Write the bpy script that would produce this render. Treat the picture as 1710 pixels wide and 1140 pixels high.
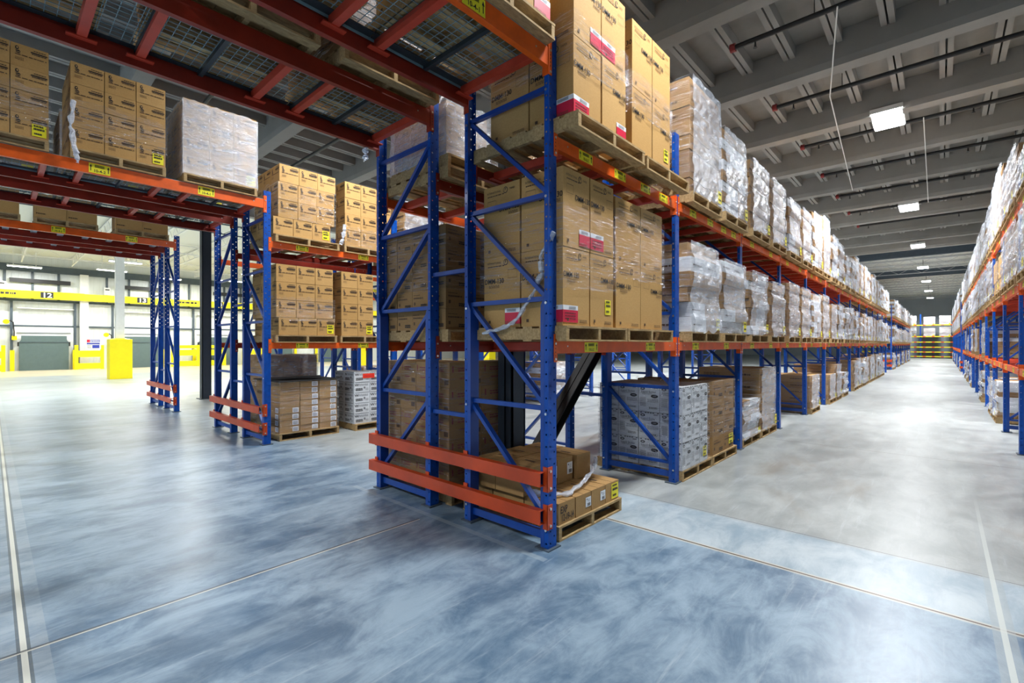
import bpy, math, random
from mathutils import Vector, Matrix
R = math.radians
rnd = random.Random(7)
SC = bpy.context.scene
COL = SC.collection
for o in list(bpy.data.objects): bpy.data.objects.remove(o)

# ---------------------------------------------------------------- camera, exposure, world
cam = bpy.data.cameras.new('camera'); co = bpy.data.objects.new('camera', cam); COL.objects.link(co)
co.location = (0, 0, 1.7); co.rotation_euler = (R(90), 0, R(42.2))
cam.sensor_width = 36; cam.lens = 790/1710*36; cam.shift_y = 4/1710; cam.clip_end = 300; cam.clip_start = .05
SC.camera = co
vs = SC.view_settings; vs.view_transform = 'Standard'; vs.look = 'None'; vs.gamma = 1; vs.use_curve_mapping = False
vs.exposure = -0.7
w = bpy.data.worlds.new('world'); SC.world = w; w.use_nodes = True
w.node_tree.nodes['Background'].inputs[0].default_value = (.5, .6, .75, 1)
w.node_tree.nodes['Background'].inputs[1].default_value = .4

LAMPS = []          # x, y of every high bay lamp
for k in range(8): LAMPS.append((-.93, 4.5+9.8*k))
LAMPS.append((-.93, -5.3))
for k in range(-1, 4): LAMPS.append((-6.8, 4.5+9.8*k))
for k in (-1, 1, 2, 3): LAMPS.append((-12.7, 4.5+9.8*k))
for x in (-22, -30):
    for k in range(0, 4): LAMPS.append((x, -4.3+9.6*k))
LAMPS += [(5.4, 14.3), (5.4, 33.9), (5.4, 53.5)]
LZ = 7.0
def area(name, loc, sx, sy, power, col=(1, .98, .95), spread=180):
    l = bpy.data.lights.new(name, 'AREA'); l.shape = 'RECTANGLE'; l.size = sx; l.size_y = sy
    l.energy = power; l.color = col; l.spread = R(spread)
    o = bpy.data.objects.new(name, l); COL.objects.link(o); o.location = loc
    return o
LAMP_POWER = 620
for i, (x, y) in enumerate(LAMPS):
    area('high_bay_light', (x, y, LZ-.03), .55, 1.1, LAMP_POWER*(.8 if (x > -10 and y < 10) else 1.5 if x > -1 else 1.5 if x > -20 else 2.0 if x == -22 else .7), (.97, .985, 1) if x > -20 else (1, 1, .95), 150)
TUBES = [(-39, 5.2), (-39, -2), (-39, 12), (-39, 19.5), (-39, 27), (-41, 8.6), (-41, 1.4), (-34.5, 5.2), (-34.5, 12), (-34.5, 20)]
for x, y in TUBES: area('tube_light', (x, y, 6.3), .25, 1.4, 400, (1, 1, .95))

# ---------------------------------------------------------------- materials
class NT:
    def __init__(s, name):
        s.m = bpy.data.materials.new(name); s.m.use_nodes = True; s.t = s.m.node_tree; s.t.nodes.clear()
        s.out = s.n('ShaderNodeOutputMaterial')
    def n(s, t, **k):
        x = s.t.nodes.new(t)
        for a, b in k.items(): setattr(x, a, b)
        return x
    def l(s, a, b): s.t.links.new(a, b)
    def set(s, sock, v):
        if isinstance(v, bpy.types.NodeSocket): s.l(v, sock)
        elif v is not None:
            if isinstance(v, tuple) and len(v) == 3 and sock.type == 'RGBA': v = v+(1,)
            sock.default_value = v
    def math(s, op, a, b=None, c=None, clamp=False):
        x = s.n('ShaderNodeMath', operation=op, use_clamp=clamp)
        s.set(x.inputs[0], a); s.set(x.inputs[1], b)
        if c is not None: s.set(x.inputs[2], c)
        return x.outputs[0]
    def mix(s, f, a, b, blend='MIX'):
        x = s.n('ShaderNodeMix', data_type='RGBA', blend_type=blend)
        s.set(x.inputs[0], f); s.set(x.inputs[6], a); s.set(x.inputs[7], b); return x.outputs[2]
    def noise(s, vec, scale, detail=4, rough=.6, dist=0):
        x = s.n('ShaderNodeTexNoise'); s.set(x.inputs['Vector'], vec); x.inputs['Scale'].default_value = scale
        x.inputs['Detail'].default_value = detail; x.inputs['Roughness'].default_value = rough; x.inputs['Distortion'].default_value = dist
        return x.outputs[0]
    def ramp(s, f, lo, hi, a=0., b=1.):
        x = s.n('ShaderNodeMapRange'); s.set(x.inputs[0], f); s.set(x.inputs[1], lo); s.set(x.inputs[2], hi); s.set(x.inputs[3], a); s.set(x.inputs[4], b); return x.outputs[0]
    def smooth(s, f, lo, hi):
        x = s.n('ShaderNodeMapRange', interpolation_type='SMOOTHERSTEP'); s.set(x.inputs[0], f); s.set(x.inputs[1], lo); s.set(x.inputs[2], hi); return x.outputs[0]
    def coord(s, kind='Object', scale=(1, 1, 1)):
        c = s.n('ShaderNodeTexCoord').outputs[kind]
        if scale == (1, 1, 1): return c
        mp = s.n('ShaderNodeMapping'); s.l(c, mp.inputs[0]); mp.inputs['Scale'].default_value = scale; return mp.outputs[0]
    def sep(s, v):
        x = s.n('ShaderNodeSeparateXYZ'); s.l(v, x.inputs[0]); return x.outputs
    def bump(s, h, d=.01, st=1):
        x = s.n('ShaderNodeBump'); x.inputs['Strength'].default_value = st; x.inputs['Distance'].default_value = d; s.l(h, x.inputs['Height']); return x.outputs[0]
    def pr(s, col, rough=.5, metal=0, spec=.5, normal=None, coat=0):
        x = s.n('ShaderNodeBsdfPrincipled'); s.set(x.inputs['Base Color'], col); s.set(x.inputs['Roughness'], rough)
        s.set(x.inputs['Metallic'], metal); x.inputs['Specular IOR Level'].default_value = spec
        if normal is not None: s.l(normal, x.inputs['Normal'])
        if coat: x.inputs['Coat Weight'].default_value = coat; x.inputs['Coat Roughness'].default_value = .12
        return x.outputs[0]
    def done(s, sh): s.l(sh, s.out.inputs[0]); return s.m

def paint(name, col, rough=.45, metal=0, var=.12, scale=6, coat=0):
    t = NT(name); n = t.noise(t.coord('Object'), scale, 5)
    c = t.mix(t.ramp(n, .3, .7), tuple(x*(1-var) for x in col), tuple(min(1, x*(1+var)) for x in col))
    return t.done(t.pr(c, rough, metal, normal=t.bump(n, .002), coat=coat))
def flat(name, col, rough=.6): 
    t = NT(name); return t.done(t.pr(col, rough))
def emis(name, col, st):
    t = NT(name); e = t.n('ShaderNodeEmission'); e.inputs[0].default_value = col+(1,); e.inputs[1].default_value = st; return t.done(e.outputs[0])

M = {}
BLUE = (.0, .050, .29)
def post_mat():
    t = NT('blue_perforated_steel'); c = t.coord('Object'); x, y, z = t.sep(c)
    g = t.n('ShaderNodeNewGeometry'); tc = t.n('ShaderNodeTexCoord'); nx, ny, nz = t.sep(tc.outputs['Normal'])
    def cell(zoff):   # distance in z to nearest hole centre, pitch .1
        a = t.math('ADD', z, zoff+5); a = t.math('MODULO', a, .1); return t.math('SUBTRACT', a, .05)
    def hole(px, cx, dz): 
        dx = t.math('SUBTRACT', px, cx); d = t.math('ADD', t.math('MULTIPLY', dx, dx), t.math('MULTIPLY', dz, dz)); return t.math('LESS_THAN', d, .0085**2)
    d1, d2 = cell(0), cell(.05)
    web = t.math('MAXIMUM', hole(y, .028, d1), hole(y, .082, d2))
    fl = t.math('MAXIMUM', hole(x, -.022, d1), hole(x, -.998, d1))
    isw = t.math('GREATER_THAN', t.math('ABSOLUTE', nx), .5)
    isf = t.math('GREATER_THAN', t.math('ABSOLUTE', ny), .5)
    m = t.math('MAXIMUM', t.math('MULTIPLY', web, isw), t.math('MULTIPLY', fl, isf))
    n = t.noise(c, 9, 5)
    sh = t.pr(t.mix(t.ramp(n, .3, .75), BLUE, (.0, .085, .46)), .42, spec=.3, normal=t.bump(n, .002), coat=.1)
    tr = t.n('ShaderNodeBsdfTransparent'); mx = t.n('ShaderNodeMixShader')
    t.l(m, mx.inputs[0]); t.l(sh, mx.inputs[1]); t.l(tr.outputs[0], mx.inputs[2])
    return t.done(mx.outputs[0])
M['post'] = post_mat()
M['blue'] = paint('blue_painted_steel', (.0, .050, .30), .42, coat=.1)
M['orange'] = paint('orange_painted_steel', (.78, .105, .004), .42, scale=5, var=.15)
M['red'] = paint('shade_tinted_orange_steel', (.26, .016, .004), .5, scale=5, var=.2)  # the orange beam paint with shade put into its colour, for inner beams
M['redbar'] = paint('red_support_steel', (.55, .05, .02), .5)
M['guard'] = paint('guard_rail_orange', (.52, .055, .006), .4, scale=3, var=.2)
M['zinc'] = paint('zinc_bolt', (.7, .7, .7), .3, 1)
M['galv'] = paint('galvanised_channel', (.35, .38, .42), .4, .7)
M['wire'] = paint('wire_deck_steel', (.26, .38, .42), .4, .2)
M['deckch'] = paint('deck_channel_steel', (.035, .045, .05), .5, .2)
M['grey'] = paint('dark_grey_column_paint', (.028, .042, .06), .5, var=.08)
M['black'] = flat('black_pipe', (.012, .013, .015), .5)
M['capred'] = flat('red_pipe_cap', (.25, .02, .02), .5)
M['white'] = paint('white_paint', (.78, .79, .77), .5, var=.04)
M['yellow'] = paint('safety_yellow_paint', (.92, .79, .002), .45, var=.04)
M['ytag'] = flat('yellow_label', (.88, .78, .02), .5)
M['wtag'] = flat('white_label', (.8, .82, .85), .5)
M['rtag'] = flat('red_label', (.62, .01, .05), .5)
M['redtag'] = flat('orange_sticker', (.9, .05, .01), .5)
M['ink'] = flat('dark_ink', (.02, .018, .018), .7)
M['inkb'] = flat('brown_ink', (.10, .055, .025), .7)
M['inkr'] = flat('maroon_ink', (.25, .04, .05), .7)
M['inkg'] = flat('grey_ink', (.2, .21, .23), .7)
M['lensoff'] = flat('conduit_grey', (.55, .56, .56), .4)
M['lamp'] = emis('lamp_diffuser', (.95, .98, 1), 30)
M['rubber'] = flat('black_rubber', (.02, .02, .02), .8)
M['dockgrey'] = paint('dock_leveller_grey', (.10, .15, .155), .5, var=.06)
M['steelst'] = paint('dark_steel', (.07, .095, .12), .45, var=.1)
M['blueS'] = flat('poster_blue', (.02, .04, .35), .5)

def card(name, a, b, rough=.75, tape=None):
    t = NT(name); oi = t.n('ShaderNodeObjectInfo').outputs['Random']
    c = t.coord('Object'); n = t.noise(t.coord('Object', (3, 3, 18)), 4, 4); n2 = t.noise(c, 60, 2)
    f = t.math('ADD', t.math('MULTIPLY', n, .6), t.math('MULTIPLY', oi, .5), clamp=True)
    col = t.mix(f, a, b); col = t.mix(t.ramp(n2, .4, .6, 0, .12), col, (a[0]*.6, a[1]*.55, a[2]*.5))
    return t.done(t.pr(col, rough, spec=.25, normal=t.bump(n2, .0008)))
M['card'] = card('cardboard', (.46, .265, .085), (.58, .355, .135))
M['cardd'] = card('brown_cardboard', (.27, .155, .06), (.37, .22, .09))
M['cardw'] = card('white_cardboard', (.62, .66, .70), (.76, .79, .82))
M['cardf'] = card('flat_carton_board', (.36, .21, .08), (.46, .28, .11))
def wood():
    t = NT('pallet_wood'); oi = t.n('ShaderNodeObjectInfo').outputs['Random']
    c = t.coord('Object', (14, 3, 14)); n = t.noise(c, 3, 6, .7); n2 = t.noise(t.coord('Object'), 2.5, 3)
    col = t.mix(t.ramp(n, .3, .7), (.27, .165, .07), (.60, .43, .21)); col = t.mix(t.ramp(n2, .45, .7, 0, .5), col, (.2, .15, .09))
    return t.done(t.pr(col, .8, spec=.2, normal=t.bump(n, .003)))
M['wood'] = wood()
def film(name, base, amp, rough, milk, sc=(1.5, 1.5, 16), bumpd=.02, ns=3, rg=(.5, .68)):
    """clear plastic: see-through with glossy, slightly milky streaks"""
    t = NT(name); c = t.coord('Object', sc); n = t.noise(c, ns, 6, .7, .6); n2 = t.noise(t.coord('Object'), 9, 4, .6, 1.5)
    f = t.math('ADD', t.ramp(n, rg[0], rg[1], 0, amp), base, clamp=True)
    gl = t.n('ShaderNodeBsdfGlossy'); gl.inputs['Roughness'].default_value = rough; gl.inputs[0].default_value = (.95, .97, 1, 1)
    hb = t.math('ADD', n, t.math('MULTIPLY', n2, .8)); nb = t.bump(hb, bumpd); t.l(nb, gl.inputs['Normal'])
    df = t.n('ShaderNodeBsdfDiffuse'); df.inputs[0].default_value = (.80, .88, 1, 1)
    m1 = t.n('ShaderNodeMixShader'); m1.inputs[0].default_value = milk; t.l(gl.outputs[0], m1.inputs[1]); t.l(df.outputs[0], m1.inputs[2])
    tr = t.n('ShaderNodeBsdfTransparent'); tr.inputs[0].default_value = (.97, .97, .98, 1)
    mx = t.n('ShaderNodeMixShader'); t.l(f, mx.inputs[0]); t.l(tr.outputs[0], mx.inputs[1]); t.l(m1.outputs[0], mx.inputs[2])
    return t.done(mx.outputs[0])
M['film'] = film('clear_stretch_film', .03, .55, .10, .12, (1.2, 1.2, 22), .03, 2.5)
M['filmw'] = film('crinkled_film_painted_glare', .30, .45, .24, .45, (1.2, 1.2, 5), .035, 4, (.36, .72))  # crinkled film; its diffuse white stands in for lamp glare
M['filmt'] = film('twisted_film', .55, .4, .25, .5)

def floor_mat():
    t = NT('polished_concrete'); g = t.n('ShaderNodeNewGeometry').outputs['Position']; x, y, z = t.sep(g)
    mp = t.n('ShaderNodeMapping'); t.l(g, mp.inputs[0]); mp.inputs['Scale'].default_value = (1, .45, 1); P2 = mp.outputs[0]
    n1 = t.noise(g, .9, 5, .6, .25); n2 = t.noise(P2, 4.2, 10, .7, .5); n3 = t.noise(g, 30, 4, .6); n4 = t.noise(P2, 1.0, 4, .55, .6)
    mo = t.math('ADD', t.math('MULTIPLY', n1, .45), t.math('MULTIPLY', n2, .55)); so = t.math('ADD', t.math('MULTIPLY', n4, .5), t.math('MULTIPLY', n2, .5))
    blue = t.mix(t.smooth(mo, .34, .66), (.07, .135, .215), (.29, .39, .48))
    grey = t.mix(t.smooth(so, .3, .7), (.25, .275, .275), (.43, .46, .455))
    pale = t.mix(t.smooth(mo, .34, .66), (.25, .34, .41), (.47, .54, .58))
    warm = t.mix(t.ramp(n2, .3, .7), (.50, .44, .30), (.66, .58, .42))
    def step(v, e, wd=.03): return t.ramp(v, e-wd, e+wd)
    yn = t.math('ADD', y, t.math('MULTIPLY', n2, .04))
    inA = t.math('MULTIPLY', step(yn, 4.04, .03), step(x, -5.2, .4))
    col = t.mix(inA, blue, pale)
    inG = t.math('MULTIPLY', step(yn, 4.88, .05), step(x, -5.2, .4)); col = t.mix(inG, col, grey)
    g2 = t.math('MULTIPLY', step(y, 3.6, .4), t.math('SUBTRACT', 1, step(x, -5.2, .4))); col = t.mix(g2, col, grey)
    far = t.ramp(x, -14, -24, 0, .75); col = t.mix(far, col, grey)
    dk = t.ramp(x, -34.5, -35.5); col = t.mix(dk, col, warm)
    dk2 = t.math('MULTIPLY', dk, t.math('LESS_THAN', t.math('ABSOLUTE', t.math('ADD', x, 38.5)), .12)); col = t.mix(t.math('MULTIPLY', dk2, .5), col, (.2, .2, .2))
    # brown dried stains in the long aisle, past the third joint
    st = t.math('MULTIPLY', t.ramp(n4, .56, .7, 0, .55), t.math('MULTIPLY', step(y, 4.9, .1), t.math('SUBTRACT', 1, step(y, 8.2, .5)))); col = t.mix(st, col, (.20, .155, .10))
    # scratches
    mq = t.n('ShaderNodeMapping'); t.l(g, mq.inputs[0]); mq.inputs['Rotation'].default_value = (0, 0, .5); mq.inputs['Scale'].default_value = (9, .5, 1)
    sc = t.noise(mq.outputs[0], 1.6, 8, .8, .3); col = t.mix(t.ramp(sc, .56, .78, 0, .45), col, (.60, .66, .70))
    col = t.mix(t.ramp(n3, .68, .8, 0, .25), col, (.05, .07, .09))
    def line(v, c, wd, lc, k, lim=None):
        nonlocal col
        d = t.math('ABSOLUTE', t.math('SUBTRACT', v, c)); f = t.math('MULTIPLY', t.math('LESS_THAN', d, wd), k)
        if lim is not None: f = t.math('MULTIPLY', f, lim)
        col = t.mix(f, col, lc)
    lt4 = t.math('LESS_THAN', y, 4.04); gA = t.math('GREATER_THAN', x, -5.2)
    yd = t.math('SUBTRACT', y, .125)
    line(y, .125, .10, (.36, .42, .46), t.ramp(n2, .4, .6, .15, .6)); line(y, .125, .028, (.07, .09, .10), .7); line(y, .125, .013, (.62, .63, .56), 1)
    line(x, -3.76, .012, (.08, .09, .10), .8, t.math('LESS_THAN', y, 2.8)); line(x, -3.745, .007, (.6, .6, .52), .9, t.math('LESS_THAN', y, 2.8))
    line(y, 4.04, .03, (.58, .55, .45), .6, gA); line(y, 4.04, .009, (.10, .06, .035), 1, gA)
    line(y, 4.88, .006, (.12, .10, .09), .8, gA)
    line(x, .275, .05, (.33, .37, .38), .5, t.ramp(y, 5.2, 7.5, 1, 0)); line(x, .275, .014, (.55, .59, .56), .8, t.ramp(y, 5.2, 7.5, 1, 0))
    line(y, 2.93, .03, (.36, .43, .47), .45, t.math('MULTIPLY', t.math('LESS_THAN', x, -2.3), t.math('GREATER_THAN', x, -5.2)))
    line(x, -12.7, .02, (.5, .53, .52), .6); line(y, 9.4, .01, (.12, .11, .1), .7)
    rg = t.math('ADD', t.ramp(n2, .2, .8, .22, .36), t.math('MULTIPLY', sc, .08))
    return t.done(t.pr(col, rg, spec=.62, normal=t.bump(t.math('ADD', n2, t.math('MULTIPLY', n3, .3)), .0015)))
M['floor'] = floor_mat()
def conc(name, a, b):
    t = NT(name); g = t.n('ShaderNodeNewGeometry').outputs['Position']; n = t.noise(g, 1.2, 6, .6); n2 = t.noise(g, 25, 3)
    return t.done(t.pr(t.mix(t.ramp(n, .3, .7), a, b), .85, spec=.2, normal=t.bump(n2, .002)))
M['conc'] = conc('painted_precast_concrete', (.28, .275, .255), (.34, .33, .31))
M['concp'] = conc('precast_deck_panel', (.22, .215, .20), (.29, .28, .26))
def corr(name, col, ax, pitch, amp=.012):
    t = NT(name); g = t.n('ShaderNodeNewGeometry').outputs['Position']; s = t.sep(g)[ax]
    wv = t.math('SINE', t.math('MULTIPLY', s, 2*math.pi/pitch)); wv = t.ramp(wv, -.4, .4)
    return t.done(t.pr(col, .45, normal=t.bump(wv, amp)))
M['metalwall'] = corr('ribbed_white_wall_panel', (.74, .78, .78), 1, .3)
M['metaldeck'] = corr('white_metal_roof_deck', (.72, .74, .68), 0, .2)
M['wallgrey'] = paint('grey_wall_panel', (.52, .60, .66), .7, var=.04, scale=1)
M['doorpanel'] = corr('white_door_panel', (.82, .85, .87), 2, .6, .004)

# ---------------------------------------------------------------- geometry helpers
class MB:
    def __init__(s): s.v = []; s.f = []; s.mi = []; s.ms = []
    def m(s, name):
        if name not in s.ms: s.ms.append(name)
        return s.ms.index(name)
    def add(s, vs, fs, mat):
        b = len(s.v); s.v += [tuple(p) for p in vs]; k = s.m(mat)
        for f in fs: s.f.append(tuple(b+i for i in f)); s.mi.append(k)
    BF = [(0, 3, 2, 1), (4, 5, 6, 7), (0, 1, 5, 4), (1, 2, 6, 5), (2, 3, 7, 6), (3, 0, 4, 7)]
    def box(s, x0, x1, y0, y1, z0, z1, mat):
        s.add([(x0, y0, z0), (x1, y0, z0), (x1, y1, z0), (x0, y1, z0), (x0, y0, z1), (x1, y0, z1), (x1, y1, z1), (x0, y1, z1)], MB.BF, mat); return s
    def bar(s, p0, p1, w, h, mat, up=(0, 0, 1)):
        p0, p1 = Vector(p0), Vector(p1); d = (p1-p0).normalized(); u = Vector(up)
        a = d.cross(u)
        if a.length < 1e-4: a = d.cross(Vector((1, 0, 0)))
        a.normalize(); b = a.cross(d).normalized(); a *= w/2; b *= h/2
        s.add([p0-a-b, p0+a-b, p1+a-b, p1-a-b, p0-a+b, p0+a+b, p1+a+b, p1-a+b], MB.BF, mat); return s
    def tube(s, pts, r, mat, n=8, cap=True):
        pts = [Vector(p) for p in pts]; rs = r if isinstance(r, list) else [r]*len(pts); vs = []; fs = []
        for i, p in enumerate(pts):
            d = (pts[min(i+1, len(pts)-1)]-pts[max(i-1, 0)]).normalized(); a = d.cross(Vector((0, 0, 1)))
            if a.length < .05: a = d.cross(Vector((1, 0, 0)))
            a.normalize(); b = d.cross(a)
            for k in range(n): t = 2*math.pi*k/n; vs.append(p+(a*math.cos(t)+b*math.sin(t))*rs[i])
        for i in range(len(pts)-1):
            for k in range(n): fs.append((i*n+k, i*n+(k+1) % n, (i+1)*n+(k+1) % n, (i+1)*n+k))
        if cap: fs += [tuple(range(n))[::-1], tuple((len(pts)-1)*n+k for k in range(n))]
        s.add(vs, fs, mat); return s
    def prism(s, prof, axis, a, b, mat):   # profile in the two other axes
        n = len(prof); vs = []
        for t in (a, b):
            for (p, q) in prof: vs.append({'x': (t, p, q), 'y': (p, t, q), 'z': (p, q, t)}[axis])
        s.add(vs, [tuple(range(n))[::-1], tuple(range(n, 2*n))]+[(i, (i+1) % n, n+(i+1) % n, n+i) for i in range(n)], mat); return s
    def mesh(s, name):
        me = bpy.data.meshes.new(name); me.from_pydata(s.v, [], s.f)
        for m in s.ms: me.materials.append(M[m])
        me.polygons.foreach_set('material_index', s.mi); me.update(); return me
    def build(s, name, parent=None, loc=None, kind=None, smooth=False):
        me = s.mesh(name)
        if smooth: me.polygons.foreach_set('use_smooth', [True]*len(me.polygons))
        o = bpy.data.objects.new(name, me); COL.objects.link(o)
        if parent: o.parent = parent
        if loc: o.location = loc
        if kind: o['kind'] = kind
        return o
def tag(o, label, cat, group=None):
    o['label'] = label; o['category'] = cat
    if group: o['group'] = group
    return o
def thing(name, label=None, cat=None, loc=(0, 0, 0), rz=0, group=None):
    o = bpy.data.objects.new(name, None); COL.objects.link(o); o.location = loc; o.rotation_euler = (0, 0, rz); o.empty_display_size = .1
    if label: tag(o, label, cat, group)
    return o
USED = set()
KIDS = {}
def place(proto, loc, rz=0, label=None, cat=None, group=None, scale=None, skip=()):
    """first use moves the prototype itself, later uses copy it with all its parts"""
    if proto.name not in USED:
        USED.add(proto.name); r = proto; KIDS[proto.name] = [(c, list(c.children)) for c in proto.children]
        if skip: KIDS[proto.name+'s'] = 1
    else:
        r = proto.copy(); COL.objects.link(r); r.parent = None
        for c, gs in KIDS[proto.name]:
            d = c.copy(); COL.objects.link(d); d.parent = r
            for g in gs: e = g.copy(); COL.objects.link(e); e.parent = d
    r.location = loc; r.rotation_euler = (0, 0, rz)
    r.scale = scale or (1, 1, 1)
    for k, v in (('label', label), ('category', cat), ('group', group)):
        if v: r[k] = v
        elif k in r.keys() and k == 'group': del r[k]
    return r
ORD = 'zero first second third fourth fifth sixth seventh eighth ninth tenth eleventh twelfth thirteenth fourteenth fifteenth sixteenth seventeenth eighteenth nineteenth twentieth'.split()
def od(i): return ORD[i] if i < len(ORD) else 'twenty-'+ORD[i-20]

TXT = {}
def text_geo(s, bold=True):
    if (s, bold) in TXT: return TXT[(s, bold)]
    c = bpy.data.curves.new('t', 'FONT'); c.body = s; c.size = 1; c.resolution_u = 2; c.align_x = 'CENTER'
    if bold: c.offset = .018
    o = bpy.data.objects.new('t', c); COL.objects.link(o); dg = bpy.context.evaluated_depsgraph_get()
    me = bpy.data.meshes.new_from_object(o.evaluated_get(dg))
    g = ([(v.co.x, v.co.y) for v in me.vertices], [tuple(p.vertices) for p in me.polygons])
    bpy.data.objects.remove(o); bpy.data.curves.remove(c); bpy.data.meshes.remove(me)
    TXT[(s, bold)] = g; return g
class Face:
    """a vertical face to print on: origin, right vector, normal"""
    def __init__(s, mb, o, r, eps=.0015):
        s.mb = mb; s.o = Vector(o); s.r = Vector(r); s.u = Vector((0, 0, 1)); s.n = s.r.cross(s.u)*1.0; s.e = eps
    def p(s, a, b, k=1): return s.o+s.r*a+s.u*b+s.n*s.e*k
    def rect(s, a0, a1, b0, b1, mat, k=1): s.mb.add([s.p(a0, b0, k), s.p(a1, b0, k), s.p(a1, b1, k), s.p(a0, b1, k)], [(0, 1, 2, 3)], mat)
    def oval(s, a, b, ra, rb, mat, k=1, n=14):
        s.mb.add([s.p(a+ra*math.cos(2*math.pi*i/n), b+rb*math.sin(2*math.pi*i/n), k) for i in range(n)], [tuple(range(n))], mat)
    def text(s, t, a, b, size, mat, bold=True, k=2, sx=1):
        v, f = text_geo(t, bold); s.mb.add([s.p(a+x*size*sx, b+y*size, k) for x, y in v], f, mat)
    def lines(s, a0, a1, b0, b1, n, mat, seed=0, k=2, fill=.5):
        q = random.Random(seed); h = (b1-b0)/n
        for i in range(n):
            z = b1-(i+1)*h; a = a0
            while a < a1-.004:
                w_ = min(a1-a, q.uniform(.012, .05)*(a1-a0)/.2); s.rect(a, a+w_*.8, z+h*(.5-fill/2), z+h*(.5+fill/2), mat, k); a += w_
    def bars(s, a0, a1, b0, b1, mat, seed=0, k=2):
        q = random.Random(seed); a = a0
        while a < a1: w_ = q.uniform(.002, .006)*max(1, (a1-a0)/.1); s.rect(a, min(a1, a+w_*.55), b0, b1, mat, k); a += w_

# ---------------------------------------------------------------- building shell
X0, X1, Y0, Y1, ZC = -43.3, 9, -9, 79.5, 7.65
def setting():
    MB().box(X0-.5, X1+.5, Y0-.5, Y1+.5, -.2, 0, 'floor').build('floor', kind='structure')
    MB().box(X0-.4, X0, Y0, Y1, 0, 8.4, 'metalwall').build('wall_left', kind='structure')
    MB().box(X0-.4, X1+.4, Y1, Y1+.3, 0, 8.4, 'wallgrey').build('wall_back', kind='structure')
    MB().box(X0-.4, X1+.4, Y0-.3, Y0, 0, 8.4, 'wallgrey').build('wall_front', kind='structure')
    MB().box(X1, X1+.4, Y0, Y1, 0, 8.4, 'wallgrey').build('wall_right', kind='structure')
    c = MB().box(-20.5, X1, Y0, 38.2, ZC, ZC+.25, 'concp').build('ceiling', kind='structure')
    k = -5
    while 8.02+2.98*k < 37.5:
        y = 8.02+2.98*k
        if y > Y0+.3:
            b = MB(); b.prism([(y-.16, 7.0), (y+.16, 7.0), (y+.19, 7.12), (y+.19, 7.645), (y-.19, 7.645), (y-.19, 7.12)], 'x', -20.5, X1-.01, 'conc'); b.build('ceiling_beam', c)
            # paired ribs of the deck panels up to the next beam
            r = MB(); x = -20.2
            while x < X1-.3:
                for s in (-1, 1): r.box(x+s*.06-.045, x+s*.06+.045, y+.19, min(y+2.98-.19, 38.1), 7.42, 7.648, 'conc')
                x += .78
            r.box(-20.4, X1-.01, y+.2, y+.27, 7.5, 7.648, 'conc')
            r.build('panel_ribs', c)
        k += 1
    c2 = MB().box(X0, -20.5, Y0, Y1, 7.3, 7.5, 'metaldeck').box(-20.5, X1, 38.2, Y1, 7.7, 7.9, 'metaldeck').build('ceiling_2', kind='structure')
    MB().box(-20.6, -20.3, Y0+.01, 38.2, 6.75, 7.29, 'conc').build('girder', c2)
    MB().box(-20.2, X1-.01, 38.3, 38.6, 7.1, 7.69, 'steelst').build('girder', c2)
    MB().box(-20.2, X1-.01, 50, 50.3, 7.1, 7.69, 'steelst').build('girder', c2)
    def truss(p0, p1, z0, z1, mat, step=.55):
        b = MB(); p0, p1 = Vector(p0), Vector(p1); L = (p1-p0).length; d = (p1-p0).normalized(); n = int(L/step)
        b.bar(p0+Vector((0, 0, z0)), p1+Vector((0, 0, z0)), .07, .05, mat); b.bar(p0+Vector((0, 0, z1)), p1+Vector((0, 0, z1)), .09, .05, mat)
        for i in range(n):
            a = p0+d*(i*step)+Vector((0, 0, z0 if i % 2 else z1)); e = p0+d*((i+1)*step)+Vector((0, 0, z1 if i % 2 else z0)); b.bar(a, e, .022, .022, mat)
        return b
    y = -1.0
    while y < 34: truss((X0+1, y, 0), (-20.7, y, 0), 6.8, 7.25, 'white').build('joist', c2); y += 2.3
    for x in (-24.5, -31.5, -38.6): truss((x, Y0+.1, 0), (x, 36, 0), 6.75, 7.2, 'steelst' if x > -30 else 'white', .7).build('joist_girder', c2)
    y = 41
    while y < 78: truss((-20, y, 0), (X1-.1, y, 0), 7.25, 7.66, 'lensoff', .7).build('joist', c2); y += 2.6
    # upper part of the dock wall: dark fascia, girts, studs
    fas = MB().box(X0, X0+.25, Y0, 40, 6.32, 6.75, 'steelst')
    fas.build('trim_1', kind='structure')
    g = MB(); g.box(X0, X0+.12, Y0, 40, 2.80, 2.9, 'steelst'); g.box(X0, X0+.1, Y0, 40, 4.42, 4.55, 'steelst')
    y = -8
    while y < 40: g.box(X0, X0+.12, y, y+.12, 4.5, 6.4, 'steelst'); y += 1.22
    g.box(X0+.12, X0+.3, .8, 3.6, 5.6, 5.85, 'black'); g.box(X0+.12, X0+.3, 5.9, 8.6, 5.6, 5.85, 'black'); g.box(X0+.12, X0+.3, 12, 15, 5.6, 5.85, 'black')
    g.build('trim_2', kind='structure')
setting()

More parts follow.
